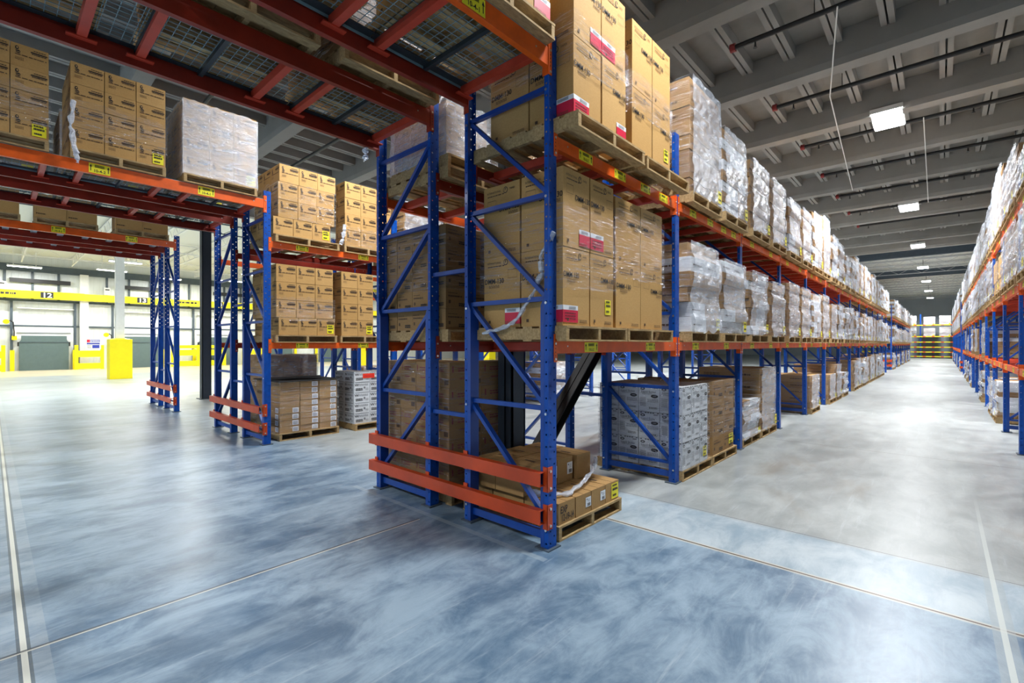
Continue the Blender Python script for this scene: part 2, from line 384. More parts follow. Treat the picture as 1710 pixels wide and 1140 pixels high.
def dock():
    XW = X0
    bm = thing('overhead_guard_beam', 'long yellow beam across the dock wall above the doors, black bay numbers', 'beam')
    b = MB(); b.box(XW+.52, XW+.75, -4, 4.25, 4.58, 5.06, 'yellow'); b.box(XW+.52, XW+.75, 4.25, 14, 4.58, 5.04, 'yellow'); b.box(XW+.52, XW+.75, 14, 30, 4.58, 5.05, 'yellow'); b.build('beam_body', bm)
    sg = MB()
    for y, s in ((-2.4, '11'), (2.45, '12'), (7.35, '13'), (12.2, '14'), (17.1, '15')):
        f = Face(sg, (XW+.752, y, 4.83), (0, 1, 0), .004); f.rect(-.3, .3, -.19, .19, 'black', 1); f.text(s, 0, -.15, .42, 'white', True, 2, 1.15)
    sg.build('bay_number_sign', bm)
    tx = MB()
    for y in (.55, 10.2): f = Face(tx, (XW+.752, y, 4.83), (0, 1, 0), .004); f.lines(-.6, .55, -.07, .09, 1, 'ink', int(y*7), 1, .9)
    tx.build('beam_lettering', bm)
    for i, yc in enumerate((-2.45, 2.36, 7.25, 12.1, 17, 21.8)):
        d = MB(); d.box(XW, XW+.1, yc-1.4, yc+1.4, 0, 2.8, 'doorpanel'); d = d.build('door_%d' % (i+1), kind='structure')
        MB().box(XW+.1, XW+.16, yc-1.25, yc+1.25, 2.4, 2.44, 'galv').build('door_seal', d)
        for s in (-1, 1):
            MB().box(XW, XW+.2, yc+s*1.47-.06, yc+s*1.47+.06, 0, 4.5, 'steelst').build('door_track', d)
        u = MB(); u.box(XW+.05, XW+.3, yc-1.2, yc+1.4, 3.95, 4.0, 'white'); u.build('door_spring_bar', d)
        t = thing('dock_leveller', 'grey upright dock leveller plate at the %s dock door from the left' % od(i+1), 'dock leveller', (XW+.25, yc, 0), 0, 'dock levellers')
        p = MB(); p.prism([(-1.15, 0), (1.15, 0), (1.15, 1.82), (1.08, 1.9), (1.05, 2.0), (1.05, 2.22), (-1.05, 2.22), (-1.05, 2.0), (-1.08, 1.9), (-1.15, 1.82)], 'x', 0, .1, 'dockgrey'); p.build('plate', t)
        MB().box(.1, .13, -1.15, 1.15, 1.79, 1.82, 'steelst').build('hinge', t)
        MB().box(0, .14, -1.22, -1.15, 1.55, 1.82, 'rubber').build('bumper', t); MB().box(0, .14, 1.15, 1.22, 1.55, 1.82, 'rubber').build('bumper', t)
        for s in (-1, 1):
            tag(MB().box(XW+.22, XW+.36, yc+s*1.44-.1, yc+s*1.44+.1, 0, 1.3, 'yellow').build('door_post_guard'), 'low yellow guard post %s of the %s dock door' % ('left' if s < 0 else 'right', od(i+1)), 'guard post', 'dock door guards')
    for i, (ya, yb) in enumerate(((-1.2, .62), (3.72, 5.2), (9.0, 10.8), (10.9, 12.6), (13.8, 15.4))):
        t = thing('barrier_rail', 'yellow steel barrier rail against the dock wall, %s from the left' % od(i+1), 'barrier', (XW+1.0, ya, 0), 0, 'yellow dock barriers')
        L = yb-ya
        for y in (0, L-.18): MB().box(0, .16, y, y+.18, 0, 1.62, 'yellow').build('post', t)
        for z0, z1 in ((.04, .42), (.82, 1.25)): MB().box(.03, .13, .18, L-.18, z0, z1, 'yellow').build('rail', t)
        if i > 1: MB().box(.04, .13, .18, L-.18, 1.36, 1.6, 'yellow').build('rail', t)
    c = MB(); c.box(XW, XW+.5, 4.05, 4.48, 0, 6.35, 'white'); tag(c.build('wall_column'), 'white concrete column on the dock wall between two doors', 'column')
    t = thing('notice_board', 'small white notice board with red and blue posters above the yellow barrier', 'notice board', (XW+1.16, 4.25, 1.35))
    MB().box(0, .05, 0, .78, 0, .68, 'white').build('board', t)
    b = MB(); f = Face(b, (.05, 0, 0), (0, 1, 0), .003); f.rect(.06, .22, .45, .64, 'rtag'); f.rect(.24, .72, .46, .64, 'blueS'); f.rect(.06, .72, .32, .42, 'blueS'); f.rect(.34, .7, .06, .28, 'blueS'); f.lines(.08, .3, .06, .28, 4, 'inkg', 2); f.lines(.26, .7, .48, .62, 2, 'wtag', 4); f.build = None
    b.build('poster', t)
    for i, (y, z) in enumerate(((.75, 3.05), (5.45, 2.3))):
        t = thing('dock_light', 'orange dock light on a bent arm beside the %s door' % ('left' if i == 0 else 'second'), 'dock light', (XW+.2, y, z))
        MB().tube([(0, .25, -1.0), (.3, .25, -.6), (.4, .2, 0), (.5, .05, .1)], .03, 'black').build('arm', t)
        MB().tube([(.45, -.08, .05), (.62, -.1, .02)], [.1, .15], 'yellow', 12).build('lamp_head', t)
        MB().box(0, .12, .15, .38, -1.1, -.85, 'yellow').build('wall_bracket', t)
    for i, y in enumerate((.3, 5.3)):
        tag(MB().box(XW+.1, XW+.3, y, y+.35, 5.1, 5.6, 'white').box(XW+.301, XW+.305, y+.06, y+.29, 5.42, 5.5, 'ink').build('control_box'), 'white control box above the yellow beam, %s one' % ('left' if i == 0 else 'right'), 'control box')
    # yellow guarded column
    t = thing('guarded_column', 'white building column rising from a large yellow square guard box', 'column', (-29.95, 4.28, 0))
    MB().box(-.17, .17, -.17, .17, 0, 7.3, 'white').build('column', t)
    g = MB(); g.prism([(-.43, -.43), (.43, -.43), (.43, .43), (-.43, .43)], 'z', 0, 1.92, 'yellow'); g.add([(-.43, -.43, 1.92), (.43, -.43, 1.92), (.43, .43, 1.92), (-.43, .43, 1.92), (0, 0, 2.02)], [(0, 1, 4), (1, 2, 4), (2, 3, 4), (3, 0, 4)], 'yellow')
    g.build('guard_box', t)
    for i, (x, y) in enumerate(((-29.95, 17.5), (-29.95, 30))):
        tag(MB().box(x-.17, x+.17, y-.17, y+.17, 0, 7.3, 'white').box(x-.4, x+.4, y-.4, y+.4, 0, 1.92, 'yellow').build('guarded_column'), 'yellow guarded column seen through the racks, %s' % ('nearer' if i == 0 else 'farther'), 'column')
    def hcol(x, y, name, label, z1=7.0, s=.125):
        b = MB(); b.box(x-s, x+s, y-s, y-s+.02, 0, z1, 'grey'); b.box(x-s, x+s, y+s-.02, y+s, 0, z1, 'grey'); b.box(x-.01, x+.01, y-s, y+s, 0, z1, 'grey'); b.box(x+s-.02, x+s, y-s, y+s, .0, z1, 'grey')
        b.box(x-.2, x+.2, y-.2, y+.2, 0, .02, 'grey'); return tag(b.build(name), label, 'column')
    hcol(-16.95, 4.5, 'steel_column', 'dark grey steel column standing alone beyond the third rack end')
    hcol(-3.68, 4.05, 'steel_column', 'dark grey steel column inside the nearest rack beside the wrapped cartons', 7.0, .11)
    tag(MB().bar((-3.66, 4.2, .15), (-3.55, 6.6, 2.65), .2, .012, 'rubber').bar((-3.66, 4.22, .0), (-3.55, 6.62, 2.5), .2, .012, 'rubber').bar((-3.66, 4.21, .075), (-3.55, 6.61, 2.575), .012, .15, 'rubber').build('diagonal_brace'), 'dark diagonal steel brace rising from the column foot in the nearest rack', 'brace')
dock()

# ---------------------------------------------------------------- lamps, pipes
def lamps():
    p = thing('high_bay_lamp')
    MB().box(-.3, .3, -.57, .57, .02, .12, 'white').build('housing', p)
    MB().box(-.28, .28, -.55, .55, .0, .02, 'lamp').build('diffuser', p)
    b = MB(); 
    for y in (-.4, .4): b.tube([(0, y, .12), (0, y, .6)], .008, 'black', 5)
    b.build('hanger', p)
    nm = {-.93: 'over the long aisle', -6.8: 'over the second aisle', -12.7: 'over the third aisle', -22: 'left of the racks', -30: 'near the docks', 5.4: 'beyond the right rack'}
    cnt = {}
    for x, y in sorted(LAMPS, key=lambda a: (a[0], a[1])):
        cnt[x] = cnt.get(x, 0)+1
        place(p, (x, y, LZ), 0, 'bright rectangular ceiling lamp %s, %s from the front' % (nm[x], od(cnt[x])), 'ceiling lamp', 'high bay lamps')
    t = thing('tube_lamp'); MB().box(-.15, .15, -.75, .75, .02, .1, 'white').build('housing', t); MB().box(-.13, .13, -.72, .72, .0, .02, 'lamp').build('tube', t); MB().box(-.02, .02, -.5, -.46, .1, .97, 'white').build('hanger', t); MB().box(-.02, .02, .46, .5, .1, .97, 'white').build('hanger', t)
    for i, (x, y) in enumerate(TUBES): place(t, (x, y, 6.33), 0, 'long fluorescent ceiling light by the dock doors, %s row, %s' % ({-41: 'wall', -39: 'middle', -34.5: 'outer'}[x], od(i+1)), 'ceiling light', 'fluorescent dock lights')
    for k in range(9):
        y = 9.15+2.955*(k-2)
        t = thing('sprinkler_pipe', 'black sprinkler pipe under the ceiling, %s from the front' % od(k+1), 'pipe', (0, y, 7.12), 0, 'sprinkler pipes')
        MB().tube([(-2.79, 0, 0), (X1-.2, 0, 0)], .045, 'black', 10).build('pipe', t)
        MB().tube([(-2.87, 0, 0), (-2.78, 0, 0)], .075, 'capred', 12).build('end_cap', t)
        x = -2.45
        while x < 8:
            MB().tube([(x, 0, -.04), (x, 0, -.13), (x, 0, -.15)], [.012, .02, .04], 'black', 6).build('sprinkler_head', t)
            MB().tube([(x+.9, 0, .04), (x+.9, 0, .3)], .008, 'black', 5).build('hanger_rod', t); x += 3.0
        t2 = thing('sprinkler_pipe', 'black sprinkler pipe above the second rack, %s from the front' % od(k+1), 'pipe', (0, y, 7.12), 0, 'sprinkler pipes')
        MB().tube([(-19.5, 0, 0), (-8.9, 0, 0)], .045, 'black', 8).build('pipe', t2)
        MB().tube([(-8.98, 0, 0), (-8.86, 0, 0)], .075, 'capred', 12).build('end_cap', t2)
    for i, y in enumerate((12.3, 17.5)): tag(MB().tube([(-.30, 14.6, 6.97), (-.35, 23.4, 6.95)] if i == 0 else [(-1.2, 8.9, 6.97), (-1.75, 12.0, 6.96), (-2.25, 19.9, 6.97)], .012, 'white', 5).build('lamp_cable'), 'thin white lamp cable strung under the ceiling beams, %s' % ('right one' if i == 0 else 'left one'), 'cable')
lamps()

# ---------------------------------------------------------------- rack parts
DEP = 1.02; PITCH = 2.505; PW = .11; BL = PITCH-PW
def make_frame(detail=True):
    t = thing('upright_frame')
    for s in (0, 1):
        fx = (lambda x: x) if s == 0 else (lambda x: -DEP-x)
        def bx(b, a0, a1, y0, y1, z0, z1, m): 
            q = sorted((fx(a0), fx(a1))); b.box(q[0], q[1], y0, y1, z0, z1, m)
        b = MB(); bx(b, -.004, 0, 0, PW, 0, 4.27, 'post'); bx(b, -.042, -.004, 0, .004, 0, 4.27, 'post'); bx(b, -.042, -.004, PW-.004, PW, 0, 4.27, 'post')
        o = b.build('post', t)
        b = MB(); q = [fx(-.043), fx(-.082)]; 
        b.prism([(q[0], .0), (q[1], 0), (q[1], 2.02), (q[0], 2.1)] if s == 0 else [(q[1], 0), (q[0], 0), (q[0], 2.1), (q[1], 2.02)], 'y', 0, PW, 'blue'); b.build('post_reinforcement', t)
        b = MB(); bx(b, -.12, .025, -.03, PW+.03, 0, .012, 'steelst'); b.build('base_plate', t)
        if detail:
            b = MB()
            for z in (.16, 1.12, 2.04, 2.92, 3.8): b.tube([(fx(-.025), -.006, z), (fx(-.025), 0, z)], .012, 'zinc', 6)
            b.build('bolt', o)
    ym = PW/2
    for z, h in ((.10, .07), (.24, .035), (1.16, .04), (2.08, .04), (2.95, .04), (3.84, .04)):
        MB().box(-DEP+.03, -.03, ym-.02, ym+.02, z-h/2, z+h/2, 'blue').build('horizontal_brace', t)
    for z0, z1 in ((.24, 1.13), (1.18, 2.05), (2.10, 2.92), (2.98, 3.81)):
        MB().bar((-.06, ym-.001, z0), (-DEP+.06, ym-.001, z1), .036, .05, 'blue', (0, 1, 0)).build('diagonal_brace', t)
    return t
def make_beam(L, h, mat, texts, lab=True, name='rack_beam'):
    t = thing(name)
    b = MB(); b.prism([(-.05, -h/2), (0, -h/2), (0, h/2), (-.032, h/2), (-.032, h/2-.04), (-.05, h/2-.04)], 'y', 0, L, mat)
    b.tube([(-.001, .16, .01), (.002, .16, .01)], .008, 'zinc', 6); b.tube([(-.001, L-.16, .01), (.002, L-.16, .01)], .008, 'zinc', 6)
    b.build('beam', t)
    for s in (0, 1):
        y = (lambda v: v) if s == 0 else (lambda v: L-v)
        b = MB(); q = sorted((y(-.04), y(.006))); b.box(.0005, .005, q[0], q[1], -h/2-.07, h/2+.06, mat)
        q = sorted((y(0.0008), y(.006))); b.box(-.06, .005, q[0], q[1], -h/2-.07, h/2+.06, mat)
        cn = b.build('connector', t)
        b = MB()
        for z in (-h/2-.045, -.02+h/2): b.tube([(.005, y(-.02), z), (.010, y(-.02), z)], .011, 'zinc', 6)
        for z in (-.06, -.03, 0, .03): b.tube([(.0049, y(-.02), z-.01), (.0056, y(-.02), z-.01)], .006, 'ink', 6)
        b.build('rivet', cn)
    if lab:
        for yy, tx in texts:
            b = MB(); f = Face(b, (.0006, yy, -h*.42), (0, 1, 0), .001); H = h*.84; f.rect(0, .22, 0, H, 'ytag', 1)
            f.text(tx, .11, H*.12, H*.42, 'ink', True, 2, .9); f.bars(.06, .16, H*.6, H*.9, 'ink', 3)
            for a in (.02, .2): f.rect(a-.004, a+.004, H*.2, H*.7, 'ink', 2); b.add([f.p(a-.013, H*.62, 2), f.p(a+.013, H*.62, 2), f.p(a, H*.9, 2)], [(0, 1, 2)], 'ink')
            b.build('location_label', t)
    return t
FR = make_frame()
BM = {}
BM['n1'] = make_beam(BL, .105, 'orange', ((.42, '10-2-2'), (1.62, '10-2-1')))
BM['n2'] = make_beam(BL, .105, 'orange', ((.33, '10-3-2'), (.95, '10-3-1'), (1.5, '10-2-2'), (1.95, '10-2-1')))
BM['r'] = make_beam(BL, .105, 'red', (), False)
TL = 3.66
BM['t'] = make_beam(TL, .15, 'orange', ((TL-.95, '10-4-1'), (TL-2.2, '10-4-2'), (TL-3.3, '10-4-3')))
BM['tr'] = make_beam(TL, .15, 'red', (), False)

YG = 3.08
ROWS = {  # outer x, sign (+1: faces +X), place words
 'A': (-2.39, 1, 'left of the long aisle'), 'A2': (-4.96, -1, 'back side of the nearest rack'),
 'B': (-8.40, 1, 'second rack from the right'), 'B2': (-11.02, -1, 'back side of second rack'),
 'C': (-14.15, 1, 'third rack, nearest the docks'), 'C2': (-16.80, -1, 'dock side of third rack'),
 'D': (.89, 1, 'right of the long aisle')}
def rz(s): return 0 if s > 0 else math.pi
def frame(row, y, n, blk=''):
    x, s, wd = ROWS[row]
    if row == 'D': place(FR, (x, y+PW, 0), math.pi, 'blue rack frame %s%s, %s from the front' % (wd, blk, od(n)), 'rack frame', 'blue rack frames'); return
    place(FR, (x, y if s > 0 else y+PW, 0), rz(s), 'blue rack frame %s%s, %s from the front' % (wd, blk, od(n)), 'rack frame', 'blue rack frames', (1, 1, 1.03) if row[0] == 'C' else None)
def beam(kind, x, y, z, facing, L, label, sc=None):
    place(BM[kind], (x, y if facing > 0 else y+L, z), rz(facing), label, 'rack beam', 'rack beams', sc)
LV = {1: ('first level', 1.67), 2: ('second level', 3.39), 3: ('third level', 3.8)}
def bay(row, i, y, levels, blk='', rear=True, near=False):
    x, s, wd = ROWS[row]
    f = s if row != 'D' else -1
    for nm, z in levels:
        xo = x+.002*f; xi = x-DEP*f-.002*f
        k = 'n2' if (near and z > 3) else ('n1' if f > 0 or True else 'r')
        beam(k, xo, y+PW, z, f, BL, 'orange beam, %s, %s bay%s, aisle side, %s' % (nm, od(i), blk, wd))
        if rear: beam('r', xi, y+PW, z, -f, BL, 'shade-tinted orange beam, %s, %s bay%s, inner side, %s' % (nm, od(i), blk, wd))
L12 = [('first level', 1.67), ('second level', 3.39)]
LD = [('first level', 1.27), ('second level', 2.57), ('third level', 3.80)]
# first block
for k in range(14):
    frame('A', YG+PITCH*k, k+1)
    if k < 13: bay('A', k+1, YG+PITCH*k, L12, near=(k < 2))
for k in range(5):
    frame('A2', YG+PITCH*k, k+1)
    if k < 4: bay('A2', k+1, YG+PITCH*k, L12)
for k in range(6):
    frame('B', YG+PITCH*k, k+1)
    if k < 5: bay('B', k+1, YG+PITCH*k, L12)
for k in range(6):
    frame('B2', YG+PITCH*k, k+1)
    if k < 5: bay('B2', k+1, YG+PITCH*k, L12, rear=k < 2)
for k in range(4):
    for r in ('C', 'C2'):
        frame(r, YG+PITCH*k, k+1)
        if 0 < k < 3: bay(r, k+1, YG+PITCH*k, [('first level', 1.72), ('second level', 3.49)], rear=False)
for k in range(2, 14):
    frame('D', YG+PITCH*k, k-1)
    if k < 13: bay('D', k-1, YG+PITCH*k, LD, rear=k < 6)
YB = 39.8
for k in range(11):
    for r in ('A', 'D'):
        frame(r, YB+PITCH*k, k+1, ', far block')
        if k < 10: bay(r, k+1, YB+PITCH*k, L12 if r == 'A' else LD, ', far block', rear=False)
frame('C', 26, 1, ', far end'); frame('B', 24, 7)

# end guard rails on the double rows
def guards(xo, xi, y, wd, dark=True, zs=(.22, .53)):
    for j, z in enumerate(zs):
        t = thing('end_guard_rail', '%s orange guard rail across the end of the %s' % (('lower', 'upper')[j], wd), 'guard rail', (0, y, z), 0, 'orange end guard rails')
        b = MB(); b.box(xi-.05, xo-.03, -.075, -.065, 0, .115, 'guard'); b.box(xi-.05, xo-.03, -.065, -.012, 0, .006, 'guard'); b.box(xi-.05, xo-.03, -.065, -.012, .109, .115, 'guard'); b.build('rail', t)
        sg = 1 if xo > xi else -1
        b = MB(); b.box(xo-.045, xo+.004, -.014, -.004, -.05, .155, 'guard'); b.box(xo-.002, xo+.006, -.014, .05, -.05, .155, 'guard')
        b.build('end_bracket', t)
        b = MB()
        for zz in (-.02, .12): b.tube([(xo+.006, .02, zz), (xo+.013, .02, zz)], .012, 'zinc', 8)
        b.build('bolt', t)
        for xx in (xo-DEP+.03, xi+DEP-.03, xi+.02): MB().box(xx-.035, xx+.02, -.014, -.004, -.03, .145, 'guard').build('clip', t)
guards(-2.39, -4.96, YG, 'nearest rack'); guards(-8.40, -11.02, YG, 'second rack'); guards(-14.15, -16.80, YG, 'third rack')
guards(-14.15, -16.80, YG+PITCH, 'third rack beyond the grey column'); guards(-2.39, -3.5, YB, 'far block left of the aisle'); guards(1.9, .89, YB, 'far block right of the aisle')
for r, xa, xb, n in (('nearest', -3.41, -3.94, 2), ('second', -9.42, -10.0, 2), ('third', -15.17, -15.78, 2)):
    for k in range(n):
        for zz, hw in ((.98, 'lower'), (2.4, 'upper')): tag(MB().box(xb, xa, YG+PITCH*k+.03, YG+PITCH*k+.07, zz, zz+.04, 'blue').build('row_spacer'), '%s blue row spacer joining the two halves of the %s rack, %s frame' % (hw, r, od(k+1)), 'row spacer', 'row spacers')

# ---------------------------------------------------------------- tunnels over the cross aisle
def wire_deck(w, d, ny=15, nx=15):
    t = thing('wire_deck'); b = MB(); g = .0045
    for i in range(ny+1): y = w*i/ny; b.box(-d, 0, y-g/2, y+g/2, 0, g, 'wire')
    for i in range(nx+1): x = -d*i/nx; b.box(x-g/2, x+g/2, 0, w, -g, 0, 'wire')
    b.box(-.003, 0, 0, w, -.03, 0, 'wire'); b.box(-d, -d+.003, 0, w, -.03, 0, 'wire')
    b.build('mesh_panel', t)
    for y in ((.04, w/2, w-.07) if w > .5 else ()): MB().box(-d+.01, -.01, y, y+.035, -.045, -.006, 'deckch').build('support_channel', t)
    MB().box(-.09, -.01, .005, w-.005, -.012, -.005, 'deckch').build('edge_strip', t); MB().box(-d+.01, -d+.09, .005, w-.005, -.012, -.005, 'deckch').build('edge_strip', t)
    return t
WD = wire_deck(1.04, DEP-.05); WDN = wire_deck(.30, DEP-.05, 4, 15)
BAR = thing('pallet_support_bar'); MB().box(-DEP+.05, -.05, 0, .06, -.075, 0, 'redbar').build('bar', BAR)
MB().box(-.10, -.05, -.06, .12, -.085, -.075, 'redbar').build('flange', BAR); MB().box(-DEP+.05, -DEP+.10, -.06, .12, -.085, -.075, 'redbar').build('flange', BAR)
GBAR = thing('roll_formed_crossbar'); b_ = MB(); b_.box(-DEP+.05, -.05, 0, .02, -.05, .0, 'galv'); b_.box(-DEP+.05, -.05, .08, .10, -.05, 0, 'galv'); b_.box(-DEP+.05, -.05, .02, .08, -.05, -.045, 'galv'); b_.build('bar', GBAR)
TY = YG-TL
for row, xx, z, wd in (('A', -2.39, 4.06, 'nearest rack tunnel, aisle half'), ('A2', -4.96, 4.06, 'nearest rack tunnel, back half'), ('B', -8.40, 4.05, 'second rack tunnel, near half'), ('B2', -11.02, 4.05, 'second rack tunnel, back half'), ('C', -14.15, 4.17, 'third rack tunnel, near half'), ('C2', -16.80, 4.17, 'third rack tunnel, back half')):
    s = ROWS[row][1]
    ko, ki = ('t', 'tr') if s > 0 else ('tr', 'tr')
    beam(ko, xx+.002*s, TY, z, s, TL, '%s overhead beam on the outer edge of the %s' % ('orange' if s > 0 else 'shade-tinted orange', wd))
    beam(ki, xx-DEP*s-.002*s, TY, z, -s, TL, 'shade-tinted orange overhead beam on the inner edge of the %s' % wd)
    frm = ROWS[row]
    place(FR, (xx, TY-PW if s > 0 else TY, 0), rz(s), 'blue rack frame behind the camera carrying the %s' % wd, 'rack frame', 'blue rack frames')
    top = z+.075-.04
    X_ = xx if s > 0 else xx-DEP*s+DEP*0  # outer x
    def put(pr, y, w_, zz, lab, cat, gr):
        place(pr, (xx, y, zz) if s > 0 else (xx, y+w_, zz), rz(s), lab, cat, gr)
    if row[0] != 'C':
        for j, y in enumerate((2.98, 2.06, 1.68, .80, .44, -.46)): put(BAR, y, .06, top+.03, 'red crossbar under the deck, %s from the frame, %s' % (od(j+1), wd), 'support bar', 'red support bars')
        for j, y in enumerate((2.02, .76, -.5)): put(WD, y, 1.04, top+.042, 'wire mesh deck panel, %s from the frame, %s' % (od(j+1), wd), 'wire deck', 'wire mesh decks')
        for j, y in enumerate((1.74, .5)): put(WDN, y-.02, .30, top+.042, 'narrow wire deck panel, %s from the frame, %s' % (od(j+1), wd), 'wire deck', 'narrow wire decks')
    else:
        for j in range(8): put(GBAR, 2.75-.43*j, .1, top+.04, 'grey roll-formed crossbar, %s from the frame, %s' % (od(j+1), wd), 'support bar', 'grey crossbars')
# red crossbars under loads in the racks
def rowbars(row, k, z, nm):
    x, s, wd = ROWS[row]; f = s if row != 'D' else -1
    for j, yy in enumerate((.35, .95, 1.5, 2.1)):
        y = YG+PITCH*k+yy
        place(BAR, (x, y if f > 0 else y+.06, z+.045), rz(f), 'red crossbar, %s, %s bay, %s one, %s' % (nm, od(k+1), od(j+1), wd), 'support bar', 'red support bars')
for k in range(8): rowbars('A', k, 3.39, 'second level')
for k in range(2): rowbars('A', k, 1.67, 'first level'); rowbars('A2', k, 3.39, 'second level'); rowbars('A2', k, 1.67, 'first level'); rowbars('B', k, 3.39, 'second level'); rowbars('B', k, 1.67, 'first level')
for k in range(3, 7): rowbars('D', k, 1.27, 'first level'); rowbars('D', k, 2.57, 'second level')

# ---------------------------------------------------------------- pallets, cartons, loads
PH = .13
def make_pallet(seed, simple=False):
    q = random.Random(seed); t = thing('pallet'); L, W = 1.22, 1.02
    tb = MB(); n = 7
    for i in range(n):
        w_ = .105 if i not in (0, n-1) else .14; x = -L+(L-w_)*i/(n-1) if i else -L
        x = -L+(L-w_)*i/(n-1); tb.box(x, x+w_, q.uniform(-.006, .004), W+q.uniform(-.004, .006), .112+q.uniform(-.001, .001), .13, 'wood')
    bb = MB()
    for i in range(4):
        w_ = .1; x = -L+(L-w_)*i/3; bb.box(x, x+w_, q.uniform(-.004, .004), W+q.uniform(-.004, .004), 0, .016, 'wood')
    if simple:
        for y in (0, W/2-.02, W-.04): tb.box(-L, 0, y, y+.04, .016, .112, 'wood')
        tb.box(-.1, 0, 0, W, 0, .016, 'wood'); tb.box(-L, -L+.1, 0, W, 0, .016, 'wood'); tb.build('deck', t); return t
    tb.build('deck_boards', t); bb.build('bottom_boards', t)
    for y in (0, W/2-.02, W-.04): MB().box(-L+.002, -.002, y, y+.04, .016, .1122, 'wood').build('stringer', t)
    return t
PAL = [make_pallet(i) for i in range(3)]
def simple_pallet():
    b = MB(); L, W = 1.22, 1.02
    for i in range(5): x = -L+(L-.14)*i/4; b.box(x, x+.14, 0, W, .112, .13, 'wood')
    for y in (0, W/2-.02, W-.04): b.box(-L, 0, y, y+.04, .016, .113, 'wood')
    for i in range(3): x = -L+(L-.1)*i/2; b.box(x, x+.1, 0, W, 0, .0165, 'wood')
    return b.build('pallet')
SPAL = simple_pallet()
npal = [0]
def pallet(x, y, z, f, label, W=1.02, near=True):
    npal[0] += 1
    pr = PAL[npal[0] % 3] if near else SPAL
    sy = W/1.02
    place(pr, (x, y if f > 0 else y+W, z), rz(f), label, 'pallet', 'wooden pallets', (1, sy, 1))

# --- carton prototypes. print faces: +X front, -Y side, (-X back)
def faces(b, wx, wy, back=True):
    fs = [Face(b, (0, 0, 0), (0, 1, 0)), Face(b, (-wx, 0, 0), (1, 0, 0))]
    return fs
KIND = {}
def carton_proto(kind, wx, wy, h, mat, prints, var=0):
    t = thing('carton'); b = MB(); b.box(-wx+.002, -.002, .002, wy-.002, 0, h-.003, mat); b.build('box', t)
    for nm, fn in prints:
        b = MB(); fn(b, wx, wy, h)
        if b.v: b.build(nm, t)
    KIND.setdefault(kind, []).append((t, wx, wy, h)); return t
def dmm_print(v):
    def fn(b, wx, wy, h):
        for i, f in enumerate(faces(b, wx, wy)):
            W = wy if i == 0 else wx
            f.text('INTERNATIONAL', W*.30, h*.895, .028, 'ink', False, 2, .9); f.text('PAPER', W*.80, h*.895, .028, 'ink', False, 2, .9)
            f.oval(W*.62, h*.905, .03, .03, 'ink', 1, 16); f.oval(W*.62, h*.905, .023, .023, 'card', 2, 16); f.text('P', W*.62, h*.89, .04, 'ink', True, 3)
            f.lines(W*.12, W*.6, h*.845, h*.875, 1, 'inkb', 4)
            f.text('DMM-130', W*(.72 if v else .30), h*.62, .066, 'ink', True)
            f.lines(W*(.7 if v else .15), W*(.95 if v else .45), h*.555, h*.6, 3, 'inkb', 5)
            a = W*(.12 if v else .68); f.rect(a, a+W*.24, h*.79, h*.795, 'ink', 2); f.rect(a, a+.002, h*.68, h*.79, 'inkb', 2); f.rect(a+W*.24, a+W*.24+.002, h*.68, h*.79, 'inkb', 2); f.rect(a, a+W*.24, h*.678, h*.682, 'inkb', 2)
            f.lines(W*.6, W*.9, h*.04, h*.085, 3, 'inkb', 8); f.rect(W*.14, W*.2, h*.06, h*.10, 'inkb', 2)
    return fn
def dmm_red(b, wx, wy, h):
    f = Face(b, (0, 0, 0), (0, 1, 0), .0025); f.rect(0, .26, .03, .135, 'rtag'); f.rect(0, .26, .135, .175, 'wtag'); f.bars(.1, .22, .142, .168, 'inkg', 3); f.lines(.03, .22, .05, .12, 3, 'ink', 4, 2, .3)
    f = Face(b, (-wx, 0, 0), (1, 0, 0), .0025); f.rect(wx-.2, wx, .03, .135, 'rtag'); f.rect(wx-.2, wx, .135, .175, 'wtag'); f.bars(wx-.17, wx-.05, .142, .168, 'inkg', 3)
def dmm_red2(b, wx, wy, h):
    f = Face(b, (0, 0, 0), (0, 1, 0), .0025); f.rect(wy-.2, wy, .03, .135, 'rtag'); f.rect(wy-.2, wy, .135, .175, 'wtag'); f.bars(wy-.16, wy-.04, .142, .168, 'inkg', 3)
def ysticker(a=.62, z=.2, s=.13):
    def fn(b, wx, wy, h):
        f = Face(b, (0, 0, 0), (0, 1, 0), .003); f.rect(wy*a, wy*a+s, h*z, h*z+s*1.15, 'ytag', 1); q = s*1.15
        f.lines(wy*a+s*.12, wy*a+s*.8, h*z+q*.8, h*z+q*.95, 1, 'ink', 2, 2, .8); f.lines(wy*a+s*.12, wy*a+s*.88, h*z+q*.5, h*z+q*.72, 1, 'ink', 3, 2, .7); f.lines(wy*a+s*.15, wy*a+s*.7, h*z+q*.12, h*z+q*.32, 1, 'ink', 7, 2, .7)
    return fn
def brand_print(b, wx, wy, h):
    for i, f in enumerate(faces(b, wx, wy)):
        W = wy if i == 0 else wx
        f.oval(W*.17, h*.80, W*.05, h*.09, 'ink', 1, 7); f.oval(W*.20, h*.64, W*.075, h*.08, 'ink', 1, 5); f.oval(W*.175, h*.81, W*.025, h*.04, 'card', 2, 6); f.rect(W*.12, W*.28, h*.62, h*.64, 'card', 2)
        f.lines(W*.60, W*.93, h*.84, h*.88, 1, 'ink', 5, 2, .8); f.rect(W*.52, W*.96, h*.74, h*.80, 'inkb', 1); f.lines(W*.54, W*.94, h*.745, h*.795, 1, 'ink', 3, 2, .8); f.lines(W*.55, W*.95, h*.68, h*.72, 1, 'ink', 9, 2, .8)
        f.lines(W*.12, W*.95, h*.50, h*.55, 1, 'inkb', 6, 2, .8); f.lines(W*.12, W*.35, h*.28, h*.42, 3, 'inkb', 2, 2, .35)
        f.rect(0, W, h*.004, h*.010, 'inkb', 2)
